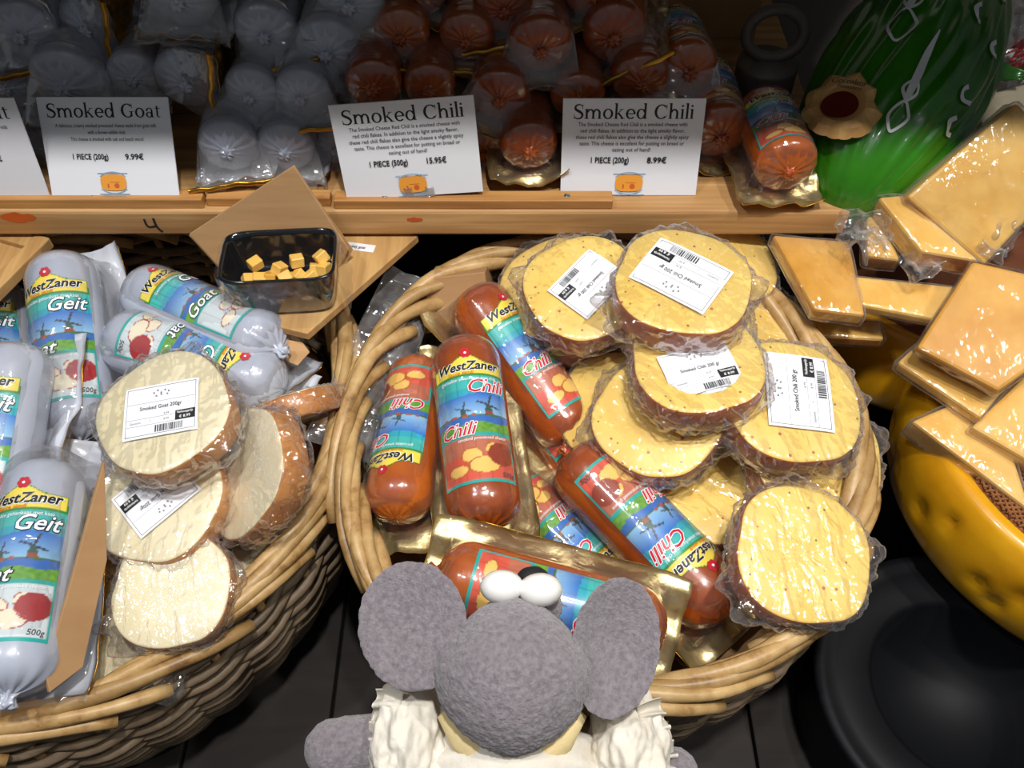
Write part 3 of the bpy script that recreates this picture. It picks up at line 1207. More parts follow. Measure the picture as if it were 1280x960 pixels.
def cheese_log(kind, mw, label, group=None, scale=1.0, variant=0, show_label=True, short=1.0, card_dx=0.0, crimp=False, pouch=False):
    root = thing(kind + '_cheese_log', label, 'cheese', mw @ Matrix.Diagonal((scale * short, scale, scale, 1)), group)
    d = LOG[kind]
    body = obj('log_body', d['body'], root)
    g = obj('gathered_end', d['tuft'], root)
    if kind == 'chili':
        obj('clip', CLIP, g)
    if show_label:
        lb = obj('label', d['label'], root)
        obj('lettering', d['text'], lb)['kind'] = 'stuff'
    bc_ = obj('backing_card', CARDS[kind][variant % 3], root)
    bc_.location.x = card_dx
    if crimp:
        obj('crimped_edge', CRIMP, bc_)
    if pouch:
        obj('film_pouch', POUCH[(variant + len(label)) % 3], root)
    obj('clear_film', FILMS[kind][variant % 3], root).location.x = card_dx * .55
    return root


# ---------------------------------------------------------------- round cheese slices
def slice_outline(a, seed):
    c, s = abs(math.cos(a + seed)), abs(math.sin(a + seed))
    r = (c ** 2.4 + s ** 2.4) ** (-1 / 2.4)
    return r * (1 - 0.035 * max(0, math.cos(3 * (a - seed * 2))) ** 4) * (1 + .012 * fn(math.cos(a), math.sin(a), seed, 1.5)) * .96


def slice_mesh(seed, R, H, face, rind):
    seg = 72
    prof = [(0.0, H / 2, 0), (.5, H / 2, 0), (.955, H / 2, 0), (.985, H / 2 - .0008, 1), (1.0, H / 2 - .003, 1), (1.012, 0, 1), (1.0, -H / 2 + .003, 1), (.975, -H / 2, 1), (.5, -H / 2, 0), (0, -H / 2, 0)]
    V = []
    for k in range(seg):
        a = 2 * math.pi * k / seg
        o = slice_outline(a, seed) * R
        for r, z, _ in prof:
            V.append((o * r * math.cos(a), o * r * math.sin(a), z + .0012 * fn(r * math.cos(a) * 2, r * math.sin(a) * 2, seed)))
    n = len(prof)
    F = grid_faces(seg, n, True, False)
    I = []
    for k in range(seg):
        for j in range(n - 1):
            I.append(1 if (3 <= j <= 7) else 0)
    return new_mesh('cheese_slice', V, F, [face, rind], True, I)


def wrap_mesh(seed, R, H, m, flare=1.0):
    """cling film: tight on top, loose gathers and pointed folds at the sides."""
    seg, rows = 150, 26
    rnd = random.Random(seed * 100)
    spikes = [(rnd.uniform(0, 6.28), rnd.uniform(.15, .42), rnd.uniform(.10, .24), rnd.uniform(-.4, 1.0)) for _ in range(6)]
    V = []
    for k in range(seg):
        a = 2 * math.pi * k / seg
        o = slice_outline(a, seed) * R
        sp, hz = 0, 0
        for c, amp, wd, h in spikes:
            d = math.atan2(math.sin(a - c), math.cos(a - c))
            q = math.exp(-(d / wd) ** 2)
            sp += amp * q
            hz += h * q
        for j in range(rows):
            u = j / (rows - 1)
            if u < .4:
                q = u / .4
                r, z = o * q * 1.01, H / 2 + .0012
                wob = .0005
            else:
                q = (u - .4) / .6
                r = o * (1.012 + flare * (.05 + sp * .62) * math.sin(math.pi * min(1, q * .95)) ** .9)
                z = H / 2 + .0012 - (H + .003) * q
                z += .010 * flare * hz * math.sin(math.pi * q)
                wob = .0036
            n1 = fn(math.cos(a) * 3 + seed, math.sin(a) * 3, u * 2.2, 2.2)
            n2 = fn(math.cos(a) * 5, math.sin(a) * 5 + seed, u * 5, 2.0)
            r += wob * (1.1 * n1 + 1.0 * n2) * (1 if u > .4 else 0)
            z += wob * (.9 * n2)
            V.append((r * math.cos(a), r * math.sin(a), z))
    return new_mesh('cling_film', V, grid_faces(seg, rows, True, False), [m])


SR, SH = 0.0565, 0.027
SL = {}
for kind in ('chili', 'goat'):
    fm = M[kind + '_cheese']
    SL[kind] = [(slice_mesh(s, SR, SH, fm, M['rind_' + kind]), wrap_mesh(s, SR, SH, M['film_crinkle'])) for s in (.3, 1.1, 2.2, 3.4)]


def sticker_parts(root, kind, ang, dx=0, dy=0, sc=1.0, bend=0.0):
    """white price sticker with its print, lying on the wrapped slice."""
    w, h = .060 * sc, .047 * sc
    c, s = math.cos(ang), math.sin(ang)

    def f3(x, y, z):
        r2 = (x * c - y * s + dx) ** 2 + (x * s + y * c + dy) ** 2
        drop = -bend * max(0, math.sqrt(r2) - .035) * 1.2
        return (x * c - y * s + dx, x * s + y * c + dy, SH / 2 + .0027 + z + drop)
    V, F = sheet(lambda u, v: f3((u - .5) * w, (v - .5) * h, 0), 10, 8, .0003)
    st = obj('price_sticker', new_mesh('price_sticker', V, F, [M['white_card']], False), root)
    k = sc

    def R_(x0, x1, y0, y1):
        nx = max(1, int((x1 - x0) / .008))
        L = [p_rect(x0 + (x1 - x0) * i / nx, x0 + (x1 - x0) * (i + 1) / nx, y0, y1) for i in range(nx)]
        vf = join2d(*L)
        return [(x * k, y * k) for x, y in vf[0]], vf[1]
    lw = .00035
    border = join2d(R_(-.028, .028, .0213, .0213 + lw), R_(-.028, .028, -.0213, -.0213 + lw), R_(-.028, -.028 + lw, -.0213, .0213), R_(.028 - lw, .028, -.0213, .0213))
    rules = join2d(R_(-.028, .028, .0075, .0075 + lw * .6), R_(-.028, .012, -.0065, -.0065 + lw * .6), R_(-.028, .028, -.0125, -.0125 + lw * .6))
    box_ = R_(.012, .028, -.0125, -.004)
    bars = []
    rnd = random.Random(5)
    xx = -.004
    while xx < .018:
        bw = rnd.choice((.0004, .0007, .0011))
        bars.append(R_(xx, xx + bw, -.0200, -.0140))
        xx += bw + rnd.choice((.0005, .0008))
    title = 'Smoked Chili 200 gr' if kind == 'chili' else 'Smoked Goat 200gr'
    tx = move2d(text2d(title, .0048 * k, .006, 0, .034 * k), 0, .001 * k)
    small = join2d(move2d(text2d('Gewicht', .0026 * k), -.020 * k, -.0105 * k), move2d(text2d('1', .0026 * k), -.008 * k, -.0105 * k),
                   move2d(text2d('8.99', .0026 * k), .005 * k, -.0055 * k), move2d(text2d('8.99', .0026 * k), .005 * k, -.0105 * k))
    logo = join2d(*[p_disc((x_) * k, (.0145 + y_) * k, .0008 * k, None, 7) for x_, y_ in ((-.006, .001), (-.003, .003), (0, -.001), (0, .0005), (.003, .0025), (.006, .001), (-.004, -.002), (.005, -.0015))])
    inv_ = join2d(move2d(text2d('Verkoopprijs', .003 * k, .012, 0, .013 * k), .020 * k, -.0072 * k), move2d(text2d('€ 8.99', .0034 * k, .012), .020 * k, -.0115 * k))
    print_part('sticker_print', [(border, 'ink_grey'), (rules, 'ink_light'), (box_, 'ink'), (join2d(*bars), 'ink_grey'), (tx, 'ink_grey'), (small, 'ink_light'), (logo, 'ink_light'), (inv_, 'print_white')], st, lambda x, y, z: f3(x, y, z + .0002))


def cheese_slice(kind, px, py, zc, normal, ang, label, variant=0, scale=1.0, sticker=None, flat=1.0, group=None):
    mw = frame(at(px, py, zc), normal, ang)
    n = Vector(normal).normalized()
    mw = Matrix.Translation(-n * SH / 2 * scale) @ mw @ Matrix.Scale(scale, 4)
    root = thing(kind + '_cheese_slice', label, 'cheese', mw, group)
    a, b = SL[kind][variant % 4]
    obj('cheese_round', a, root)
    obj('cling_film', b, root)
    if sticker:
        sticker_parts(root, kind, math.radians(sticker[0]), *sticker[1:])
    return root


# ---------------------------------------------------------------- cut slabs and wedges
def slab(name, label, cat, pts, zc, normal, th, mats, rind=(), film=True, bev=.003, film_key='film', group=None, part='slab'):
    """outline seen from here laid on a real plane, given real thickness below it."""
    n = Vector(normal).normalized()
    p0 = at(pts[0][0], pts[0][1], zc)
    top = [on_plane(x, y, p0, n) for x, y in pts]
    cen = sum(top, Vector()) / len(top) - n * th
    root = thing(name, label, cat, frame(cen, n, 0), group)
    inv = root.matrix_world.inverted()
    T = [inv @ p for p in top]
    k = len(T)
    area = sum(T[i].x * T[(i + 1) % k].y - T[(i + 1) % k].x * T[i].y for i in range(k))
    idx = list(range(k))
    if area < 0:
        T.reverse()
        idx.reverse()
    V = [tuple(p) for p in T] + [(p.x, p.y, 0.0) for p in T]
    F = [tuple(range(k)), tuple(range(2 * k - 1, k - 1, -1))]
    I = [0, 0]
    for i in range(k):
        j = (i + 1) % k
        F.append((i, i + k, j + k, j))
        # edge number in the order the outline was given
        e = idx[i] if area > 0 else idx[j]
        I.append(1 if e in rind and len(mats) > 1 else 0)
    me = new_mesh(part, V, F, mats, False, I)
    if bev:
        bevelled(me, bev, 2)
    obj(part, me, root)
    if film:
        c = sum((Vector(p) for p in V), Vector()) / len(V)
        V2 = [c + (Vector(p) - c) * 1.0 + (Vector(p) - c).normalized() * .0022 for p in V]
        fm = new_mesh('cling_film', V2, F, [M[film_key]], True)
        bm = bmesh.new()
        bm.from_mesh(fm)
        bmesh.ops.recalc_face_normals(bm, faces=bm.faces)
        bmesh.ops.bevel(bm, geom=list(bm.edges), offset=.002, segments=1, affect='EDGES')
        bmesh.ops.triangulate(bm, faces=bm.faces)
        bmesh.ops.subdivide_edges(bm, edges=list(bm.edges), cuts=3, use_grid_fill=True)
        for v in bm.verts:
            o = v.co
            v.co = o + v.normal * (.0006 + .0012 * fn(o.x, o.y, o.z + zc, 90))
        bm.to_mesh(fm)
        bm.free()
        fm.polygons.foreach_set('use_smooth', [True] * len(fm.polygons))
        obj('cling_film', fm, root)
    return root
# ---------------------------------------------------------------- price cards on the shelf
def price_card(px0, px1, py_bot, roll, head, lines, piece, price, label, y, lean=24, base=0.0, h=0.0885, tape=False, hpx=None):
    """card standing on the shelf, leaning back on the logs."""
    pm = (px0 + px1) / 2
    b = at_y(pm, py_bot, y)
    b = Vector((b.x, y, SHELF_Z + base))
    w = (px1 - px0) / FPX * depth(b)
    le = math.radians(lean)
    z = Vector((0, -math.cos(le), math.sin(le)))
    yv = Vector((0, math.sin(le), math.cos(le)))
    x = Vector((1, 0, 0))
    m = basis(b, x, yv, z) @ Matrix.Rotation(math.radians(roll), 4, 'Z')
    root = thing('price_card', label, 'sign', m)
    V, F = box(-w / 2, w / 2, 0, h, -.0016, 0)
    me = new_mesh('card', V, F, [M['white_card']], False)
    obj('card', me, root)
    s = w / .124
    L = [(move2d(serif2d(head, .0185 * s), 0, h * .80), 'ink')]
    yy = h * (.725 if len(lines) > 3 else .70)
    for ln, wd in lines:
        L.append((move2d(text2d(ln, .0049 * s, .006, 0, wd * s), 0, yy), 'ink_grey'))
        yy -= h * (.064 if len(lines) > 3 else .068)
    py = h * .35 if len(lines) > 3 else h * .375
    L.append((move2d(text2d(piece, .0074 * s, .022, 0, .034 * s), -.019 * s, py), 'ink'))
    L.append((move2d(text2d(price, .0074 * s, .022, 0, .0175 * s), .0235 * s, py), 'ink'))
    # little cheese emblem with its ribbons
    cy = h * .135
    L.append((join2d(p_ring(0, cy, .0155 * s, .0105 * s, .0008, .0008, 35, 145, 12), p_ring(0, cy, .0155 * s, .0105 * s, .0008, .0008, 215, 325, 12),
                     p_rect(-.0145 * s, .0145 * s, cy - .0112 * s, cy - .0104 * s), p_rect(-.0145 * s, .0145 * s, cy + .0085 * s, cy + .0092 * s)), 'logo_blue'))
    hex_ = [(.0125 * s * (abs(math.cos(a)) ** .6) * math.copysign(1, math.cos(a)), cy + .0078 * s * (abs(math.sin(a)) ** .6) * math.copysign(1, math.sin(a))) for a in [i * 2 * math.pi / 20 + .01 for i in range(20)]]
    L.append(((hex_, [tuple(range(20))]), 'logo_orange'))
    L.append((join2d(p_rect(-.006 * s, -.0045 * s, cy - .005 * s, cy - .001 * s), p_disc(.003 * s, cy - .003 * s, .0025 * s), p_rect(-.003 * s, .006 * s, cy, cy + .0006)), 'logo_rust'))
    L.append((move2d(text2d('cheese museum', .003 * s, .01, 0, .022 * s), 0, cy - .0135 * s), 'ink_light'))
    print_part('card_print', L, root, None, .0002)
    if tape:
        V, F = sheet(lambda u, v: ((u - .5) * .030 + .004, (v - .5) * .010 + .004, .0012 + .0004 * math.sin(u * 9)), 6, 4, .0001)
        obj('clear_tape', new_mesh('clear_tape', V, F, [M['tape']]), root)
    return root


CH = [('The Smoked Cheese Red Chili is a smoked cheese with', .096), ('red chili flakes. In addition to the light smoky flavor,', .092),
      ('these red chili flakes also give the cheese a slightly spicy', .100), ('taste. This cheese is excellent for putting on bread or', .093), ('eating out of hand!', .034)]
GO = [('A delicious, creamy smoked processed cheese made from goat milk', .096), ('with a brown edible rind.', .036), ('This cheese is smoked with oak and beech wood.', .070)]
price_card(-108, 64, 248, 0, 'Smoked Goat', GO, '1 PIECE (500g)', '16.99€', 'white goat cheese card cut by the left frame edge, price 6.99€', .651, 12, .0112, .094)
price_card(67, 226, 248, 0, 'Smoked Goat', GO, '1 PIECE (200g)', '9.99€', 'white price card reading Smoked Goat 9.99€', .651, 33, .0112, .0880)
price_card(433, 604, 243, 4.2, 'Smoked Chili', CH, '1 PIECE (500g)', '15.95€', 'tilted white price card reading Smoked Chili 15.95€', .650, 14, .0112, .0915, True)
price_card(700, 869, 247, 0, 'Smoked Chili', CH, '1 PIECE (200g)', '8.99€', 'white price card reading Smoked Chili 8.99€', .664, 20, .0006, .0910)


# ---------------------------------------------------------------- stacked logs seen end on
def end_log(kind, px, py, rpx, y, label, roll=0, yaw=0, pitch=0, variant=0, group=None, show=False, crimp=False):
    f = at_y(px, py, y)
    sc = rpx * depth(f) / FPX / LR * .97
    ya, pi_ = math.radians(yaw), math.radians(pitch)
    xd = Vector((math.sin(ya) * math.cos(pi_), math.cos(ya) * math.cos(pi_), math.sin(pi_)))
    ra = math.radians(roll)
    up_ = Vector((math.sin(ra), 0, math.cos(ra)))
    sh_ = .62
    c = f + xd * (LL / 2 * sc * sh_)
    return cheese_log(kind, frame_axis(c, xd, up_), label, group, sc, variant, show, sh_, 0, crimp, kind == 'goat' or 'pouch' in label)


GG = 'goat cheese logs stacked on the shelf'
CG = 'chili cheese logs stacked on the shelf'
E1 = [
    (25, 45, 43, .76, -6, 'grey goat log at the top left frame corner, gold card edge under it', 0),
    (108, 38, 40, .775, -78, 'grey goat log with its gold card standing up on its right side, top left', 1),
    (80, 112, 50, .73, 0, 'large bluish goat log between the two Smoked Goat cards, above them', 2),
    (8, 112, 36, .745, 0, 'grey goat log right above the cut-off goat card at the left edge', 0),
    (166, 100, 34, .745, 8, 'small dim goat log above the word Goat of the 9.99€ card', 1),
    (232, 106, 41, .725, -80, 'goat log at the 9.99€ card corner with an upright gold card', 2),
    (222, 2, 46, .75, 4, 'goat log cut by the top frame edge, pointed white card below it', 0),
    (330, 46, 40, .745, -14, 'goat log with a bright gold card tilted under it, top row left of centre', 1),
    (408, 68, 43, .735, 22, 'goat log with a white pointed card, beside the first brown logs', 2),
    (436, 8, 44, .755, 6, 'goat log at the top frame edge nearest to the brown logs', 0),
    (312, 122, 37, .71, 12, 'goat log in the second row under the tilted gold card', 1),
    (376, 124, 37, .705, -12, 'goat log in the second row next to the top corner of the 15.95€ card', 2),
    (284, 190, 39, .675, -6, 'bottom row goat log right of the 9.99€ card, orange gold card under it', 0),
    (356, 192, 37, .68, 2, 'bottom row goat log behind the tip of the kraft bag', 1),
    (420, 188, 33, .71, 0, 'bottom row goat log half hidden by the 15.95€ card', 2),
    (52, 186, 34, .715, 0, 'bottom row goat log in the gap between the two goat cards', 0),
    (272, 46, 30, .80, 0, 'goat log deep in shadow behind the top row, left of the tilted gold card', 1),
    (160, 36, 34, .81, 0, 'goat log deep in shadow behind the upright gold card at top left', 2),
]
for k, (px, py, r, y, roll, lb, v) in enumerate(E1):
    end_log('goat', px, py, r, y, lb, roll, random.uniform(-6, 6), random.uniform(-2, 3), v, GG, False, k in (0, 1, 5, 7, 11, 12))
E2 = [
    (500, 48, 37, .745, 4, 'dark brown log in the third row just right of the goat logs', 0),
    (466, 112, 37, .705, 0, 'brown log behind the top left corner of the 15.95€ card', 1),
    (536, 114, 34, .71, 0, 'brown log behind the top edge of the 15.95€ card, right of its neighbour', 2),
    (582, 52, 36, .745, 4, 'brown log over the gold card edge above the words Smoked Chili 15.95€', 0),
    (630, 14, 40, .76, -10, 'brown log at the top frame edge with a gold card tilted up to the right', 1),
    (676, 64, 42, .73, 4, 'large brown log with a film pouch and gold card below, middle of the stack', 2),
    (624, 126, 39, .705, 24, 'brown log right of the 15.95€ card corner, film pouch hanging right', 0),
    (768, 48, 43, .745, -30, 'brown log with a gold card tilted steeply up to the right', 1),
    (802, 106, 38, .72, 0, 'brown log behind the top edge of the 8.99€ card below the steep gold card', 2),
    (662, 190, 38, .675, 0, 'bottom row brown log with a red clip between the two chili cards', 0),
    (604, 192, 32, .705, 0, 'bottom row brown log half hidden by the right edge of the 15.95€ card', 1),
    (722, 128, 36, .715, -8, 'brown log at the top left corner of the 8.99€ card', 2),
    (742, -6, 40, .765, 0, 'brown log cut by the top frame edge at the right end of the stack', 1),
    (520, -8, 40, .77, 0, 'brown log cut by the top frame edge at the left end of the brown stack', 2),
]
for k, (px, py, r, y, roll, lb, v) in enumerate(E2):
    end_log('chili', px, py, r, y, lb, roll, random.uniform(-5, 5), random.uniform(-2, 3), v, CG, False, k in (0, 3, 4, 7))
end_log('chili', 862, 92, 40, .735, 'brown log in a loose film pouch, upper of two right of the 8.99€ card', 10, -4, -6, 1, CG, True)
end_log('chili', 901, 172, 41, .70, 'brown log with blue label, lower of two right of the 8.99€ card', 14, -4, 1, 0, CG, True)
end_log('chili', 987, 216, 41, .645, 'single brown log lying on the bare right end of the shelf', 2, -5, 0.5, 2, None, True)

# ---------------------------------------------------------------- iron weight
wp = at_y(952, 110, .80)
wt = thing('iron_weight', 'dark iron weight with a ring handle behind the right end of the shelf', 'weight', Matrix.Translation((wp.x, .80, SHELF_Z)))
s_ = 37 * depth(at_y(952, 110, .80)) / FPX
V, F = lathe([(0, 0), (s_ * .98, 0), (s_, .003), (s_, .054), (s_ * .97, .059), (s_ * .55, .061), (s_ * .5, .064), (0, .064)], 40)
obj('weight_body', new_mesh('weight_body', V, F, [M['iron']]), wt)
P = [(s_ * .92 * math.cos(a), 0.006 * math.sin(a), .088 + s_ * .72 * math.sin(a)) for a in [i * 2 * math.pi / 40 for i in range(40)]]
V, F = tube(P, .0058, 12, True)
obj('ring_handle', new_mesh('ring_handle', V, F, [M['iron']]), wt)

# ---------------------------------------------------------------- wrapped green egg
ea, eb = at(1057, 236, .86), at(1206, -40, .90)
ax = (eb - ea).normalized()
ec = ea.lerp(eb, .47)
toward = (CAMP - ec).normalized()
emw = frame_axis(ec, ax, toward)
egg = thing('chocolate_egg', 'big egg in green printed foil with a gold paper seal', 'egg', emw)
HL, HW = (eb - ea).length * .60, .081


def egg_r(x):
    q = x / HL
    return HW * math.sqrt(max(0, 1 - q * q)) * (1 - .10 * q)


def egg_pt(x, a, z=0):
    r = egg_r(x)
    pl = 0.02 * math.sin(17 * a + 2.5 * math.sin(x * 20) + 2 * math.sin(2 * a)) + .015 * math.sin(31 * a + 3 * math.cos(x * 30))
    g = min(1, max(0, (x / HL + .9) / 1.2))
    r2 = r * (1 + pl * (.35 + g)) + z
    return (x, r2 * math.sin(a), r2 * math.cos(a))


V = []
nx_, na_ = 60, 160
for i in range(nx_):
    x = -HL * math.cos(math.pi * (i / (nx_ - 1)))
    for j in range(na_):
        V.append(egg_pt(x * .999, 2 * math.pi * j / na_))
obj('foil_wrap', new_mesh('foil_wrap', V, [tuple(reversed(f)) for f in grid_faces(nx_, na_, False, True)], [M['green_foil']]), egg)
# gathered foil flaring past the top of the egg, and a loose corner
V = []
for i in range(14):
    u = i / 13
    for j in range(90):
        a = 2 * math.pi * j / 90
        r = .026 - .012 * math.sin(math.pi * u) + .055 * u * u
        r *= 1 + .22 * math.sin(13 * a + 2 * math.sin(3 * a)) * (.4 + u)
        V.append((HL * .93 + u * .085, r * math.sin(a), r * math.cos(a)))
obj('foil_ruff', new_mesh('foil_ruff', V, grid_faces(14, 90, False, True), [M['green_foil']]), egg)


def egg_print(x0, a0, pts, w):
    vf = p_stroke(pts, w)
    V = []
    for p, q in vf[0]:
        x = x0 + p
        a = a0 + q / HW
        V.append(egg_pt(x, a, .0022))
    return V, vf[1]


pr = []
for x0, a0, s in ((.050, .34, 1.9), (-.045, -.12, 1.5), (.13, -.15, 1.2)):
    pr.append(egg_print(x0, a0, [(-.030 * s, -.006 * s), (-.036 * s, -.001 * s), (-.028 * s, .005 * s), (-.018 * s, .000), (-.024 * s, -.007 * s), (-.030 * s, -.006 * s)], .0028))
    pr.append(egg_print(x0, a0, [(-.018 * s, 0), (-.010 * s, .005 * s), (-.004 * s, .001 * s), (-.010 * s, -.004 * s), (-.018 * s, 0)], .0026))
    pr.append(egg_print(x0, a0, [(-.016 * s, .0), (.0, .001 * s), (.016 * s, .002 * s), (.034 * s, .002 * s)], [.006, .007, .006, .001]))
for x0, a0, s in ((.045, -.42, .9), (-.030, -.75, .9), (-.062, -.80, .9), (.085, -.70, .8), (.03, -.85, .8)):
    pr.append(egg_print(x0, a0, [(.008 * s, .004 * s), (0, .008 * s), (-.008 * s, .002 * s), (-.006 * s, -.006 * s)], .0042))
V, F, I = join(*pr)
obj('foil_print', new_mesh('foil_print', V, F, [M['white_print']], True), egg)['kind'] = 'stuff'
# scalloped seal
sp_ = at(1050, 124, .80)
seal_c = emw.inverted() @ sp_
sd = Vector(seal_c).normalized()
V = []
ns = 108
zed = Vector((0, seal_c.y * .35, seal_c.z)).normalized()
xa = Vector((1, 0, 0))
ya = zed.cross(xa)
R_s = 45 * .80 / FPX
cen = Vector((seal_c.x, 0, 0)) + Vector((0, seal_c.y, seal_c.z)).normalized() * (egg_r(seal_c.x) * 1.05 + .006)
for i in range(ns):
    a = 2 * math.pi * i / ns
    for q, dz in ((0, .004), (.55, .004), (.62, .0052), (.8, .006 - .003 * abs(math.sin(4.5 * a))), (1.0, .0015 - .004 * abs(math.sin(4.5 * a)))):
        r = R_s * q * (1 + (.10 * abs(math.cos(4.5 * a)) if q > .7 else 0))
        p = cen + xa * (r * math.cos(a)) + ya * (r * math.sin(a)) + zed * (dz - .5 * (r * math.sin(a)) ** 2 / HW)
        V.append(tuple(p))
obj('paper_seal', new_mesh('paper_seal', V, grid_faces(ns, 5, True, False), [M['seal_gold']], False), egg)


def seal_pt(x, y, z, rot=math.radians(-62)):
    # text reads level in the photograph; the egg itself leans
    c, s = math.cos(rot), math.sin(rot)
    X, Y = x * c - y * s, x * s + y * c
    return tuple(cen + xa * X + ya * Y + zed * (.0088 + z - .5 * Y * Y / HW))


so = bpy.data.objects['paper_seal']
print_part('seal_print', [(p_fan(-.003, -.005, .0165, .0140), 'seal_red'), (move2d(text2d('Cioccolato', .0080, .01, .3, .030), .005, .0165, -.35), 'ink'),
                          (move2d(text2d('Finissimo', .0055, .01, .2, .022), .006, .0105, -.35), 'ink')], so, seal_pt)
# ---------------------------------------------------------------- chili basket: logs
UPN = (0, -.08, 1)


def lay(kind, px, py, zc, normal, ang, label, scale=1.0, variant=0, group=None, card_dx=0.0):
    return cheese_log(kind, frame(at(px, py, zc), normal, ang), label, group, scale, variant, True, 1.0, card_dx)


lay('chili', 593, 537, .775, (-.02, -.16, 1), 97, 'chili log in the basket centre, label upright and facing up', 1.03, 0)
lay('chili', 511, 545, .81, (-.42, .05, .9), -99, 'chili log at the left rim of its basket, label upside down', .98, 1)
lay('chili', 652, 456, .845, (.5, .0, .88), 126, 'chili log lying slanted behind the upright one, label partly covered', 1.02, 2)
lay('chili', 676, 512, .865, (.1, -.05, 1), 128, 'chili log buried under the slanted one, only a label strip showing', 1.0, 0)
lay('chili', 806, 664, .765, (.22, .06, .95), -46, 'chili log running down to the right front rim, label upside down', 1.08, 1)
lay('chili', 688, 754, .675, (-.06, -.55, .85), -15, 'chili log lying crosswise just behind the toy mouse', 1.0, 2)
lay('chili', 706, 676, .80, (.1, 0, 1), -42, 'chili log wedged below two others, only a red label corner showing', .95, 0)

# cardboard flap and liner film at the back of the chili basket
slab('cardboard_box', 'brown cardboard box end inside the back of the chili basket', 'cardboard', [(533, 348), (606, 340), (612, 400), (530, 418)], .86, (-.1, -.85, .5), .05, [M['cardboard']], film=False, bev=.001, part='box_end')
lf = thing('liner_film', 'crumpled clear plastic liner along the left rim of the chili basket', 'plastic', frame(at(478, 450, .84), (.45, -.3, .8), 70))


def lfp(u, v):
    x, y = (u - .5) * .20, (v - .5) * .085
    return (x, y * (1 - .4 * u), .006 * fn(x, y, 1, 40) + .010 * fn(x, y, 2, 14) - 4 * y * y)


V, F = sheet(lfp, 40, 24, .0002)
obj('film_sheet', new_mesh('film_sheet', V, F, [M['film_thick']]), lf)

# ---------------------------------------------------------------- chili basket: slices
UP = (0, 0, 1)
cheese_slice('chili', 905, 322, .86, (.2, -.15, 1), 20, 'dark edged slice in film behind the highest slice, under the shelf', 3)
cheese_slice('chili', 955, 412, .84, (.25, -.2, 1), 60, 'slice wedged between the pile and the right back rim', 1, .95)
cheese_slice('chili', 700, 385, .855, (-.15, -.12, 1), 10, 'lowest slice of the pair beside the cardboard box', 2, 1.0)
cheese_slice('chili', 690, 356, .835, (-.35, -.2, .95), 40, 'bare slice leaning out behind the stickered slice at the back left', 0, .97)
cheese_slice('chili', 730, 358, .80, (-.05, -.22, 1), 0, 'back left yellow slice with a price sticker turned on its corner', 1, 1.0, (-130, .004, .002, 1.0, .3))
cheese_slice('chili', 858, 388, .79, (.02, -.03, 1), 30, 'slice directly under the highest slice', 2, 1.05)
cheese_slice('chili', 855, 350, .755, (0, -.08, 1), 0, 'highest yellow slice with a large upside down price sticker', 0, 1.07, (145, -.002, .004, 1.12, .1))
cheese_slice('chili', 770, 505, .80, (-.3, -.2, 1), 15, 'bare slice half covered at the left of the slice pile', 3, 1.0)
cheese_slice('chili', 822, 520, .765, (-.14, -.22, 1), 25, 'bare speckled slice in front of the stickered ones, left middle of the pile', 1, 1.02)
cheese_slice('chili', 890, 602, .79, (.02, -.1, 1), 50, 'bare slice with a red fleck under the middle of the pile', 0, 1.05)
cheese_slice('chili', 890, 652, .815, (0, -.05, 1), 80, 'shaded slice at the bottom behind the slanted log', 2, .98)
cheese_slice('chili', 1022, 565, .775, (.15, -.25, 1), 65, 'bare slice at the right rim under the stickered one', 1, 1.1)
cheese_slice('chili', 992, 500, .75, (.1, -.16, 1), 10, 'right hand yellow slice with a sideways price sticker', 3, 1.08, (72, .006, .006, 1.12, .1))
cheese_slice('chili', 872, 450, .745, (-.05, .0, 1), 40, 'slice under the highest stack with a sticker bent over its edge', 2, 1.02, (-28, -.008, -.010, 1.0, 1.1))
cheese_slice('chili', 1006, 692, .685, (.12, -.24, .96), 5, 'large bare slice leaning on the right front rim', 0, 1.0)

# ---------------------------------------------------------------- goat basket
lay('goat', 88, 432, .81, (-.05, -.35, .95), 96, 'goat log standing at the back left with an upright windmill label', 1.05, 0)
lay('goat', 2, 452, .86, (-.1, -.25, .95), 96, 'goat log cut by the left frame edge beside the standing one', 1.02, 1)
lay('goat', 254, 398, .82, (.1, .30, .95), 157, 'goat log on a white tray lying at the back under the sample board', 1.0, 2)
lay('goat', 244, 452, .80, (.05, .02, 1), -17, 'goat log lying crosswise behind the stickered goat slices', .98, 0)
lay('goat', 2, 556, .73, (-.35, -.3, .9), 80, 'goat log at the left edge in a white tray above the front log', 1.0, 1)
lay('goat', 38, 714, .675, (.0, -.10, 1), 80, 'front goat log with a large upright label beside the cardboard divider', 1.03, 2, None, .020)
dv = slab('cardboard_divider', 'upright cardboard divider between the front goat log and the slices', 'cardboard',
          [(131, 572), (134, 700), (104, 834), (62, 866), (56, 838), (84, 745)], .69, (.75, -.25, .6), .004, [M['cardboard']], film=False, bev=.0006, part='divider_sheet')
cheese_slice('goat', 150, 796, .712, (-.1, -.2, 1), 0, 'pale bare slice tucked under the front rim of the goat basket', 1, .95)
cheese_slice('goat', 200, 652, .75, (0, -.1, 1), 30, 'goat slice hidden under the lower stickered slice', 2, .98)
cheese_slice('goat', 291, 672, .775, (-.15, -.1, 1), 0, 'pale bare slice below the slice standing on edge', 3, .92)
cheese_slice('goat', 214, 736, .690, (.05, -.30, 1), 15, 'large pale bare slice leaning on the front rim of the goat basket', 0, .84)
cheese_slice('goat', 362, 500, .80, (-.3, .75, .5), 10, 'small slice showing only its brown rind below the sample board', 1, .8)
cheese_slice('goat', 303, 590, .725, (-.68, -.28, .75), 70, 'goat slice propped up on its side against the right rim', 2, .98)
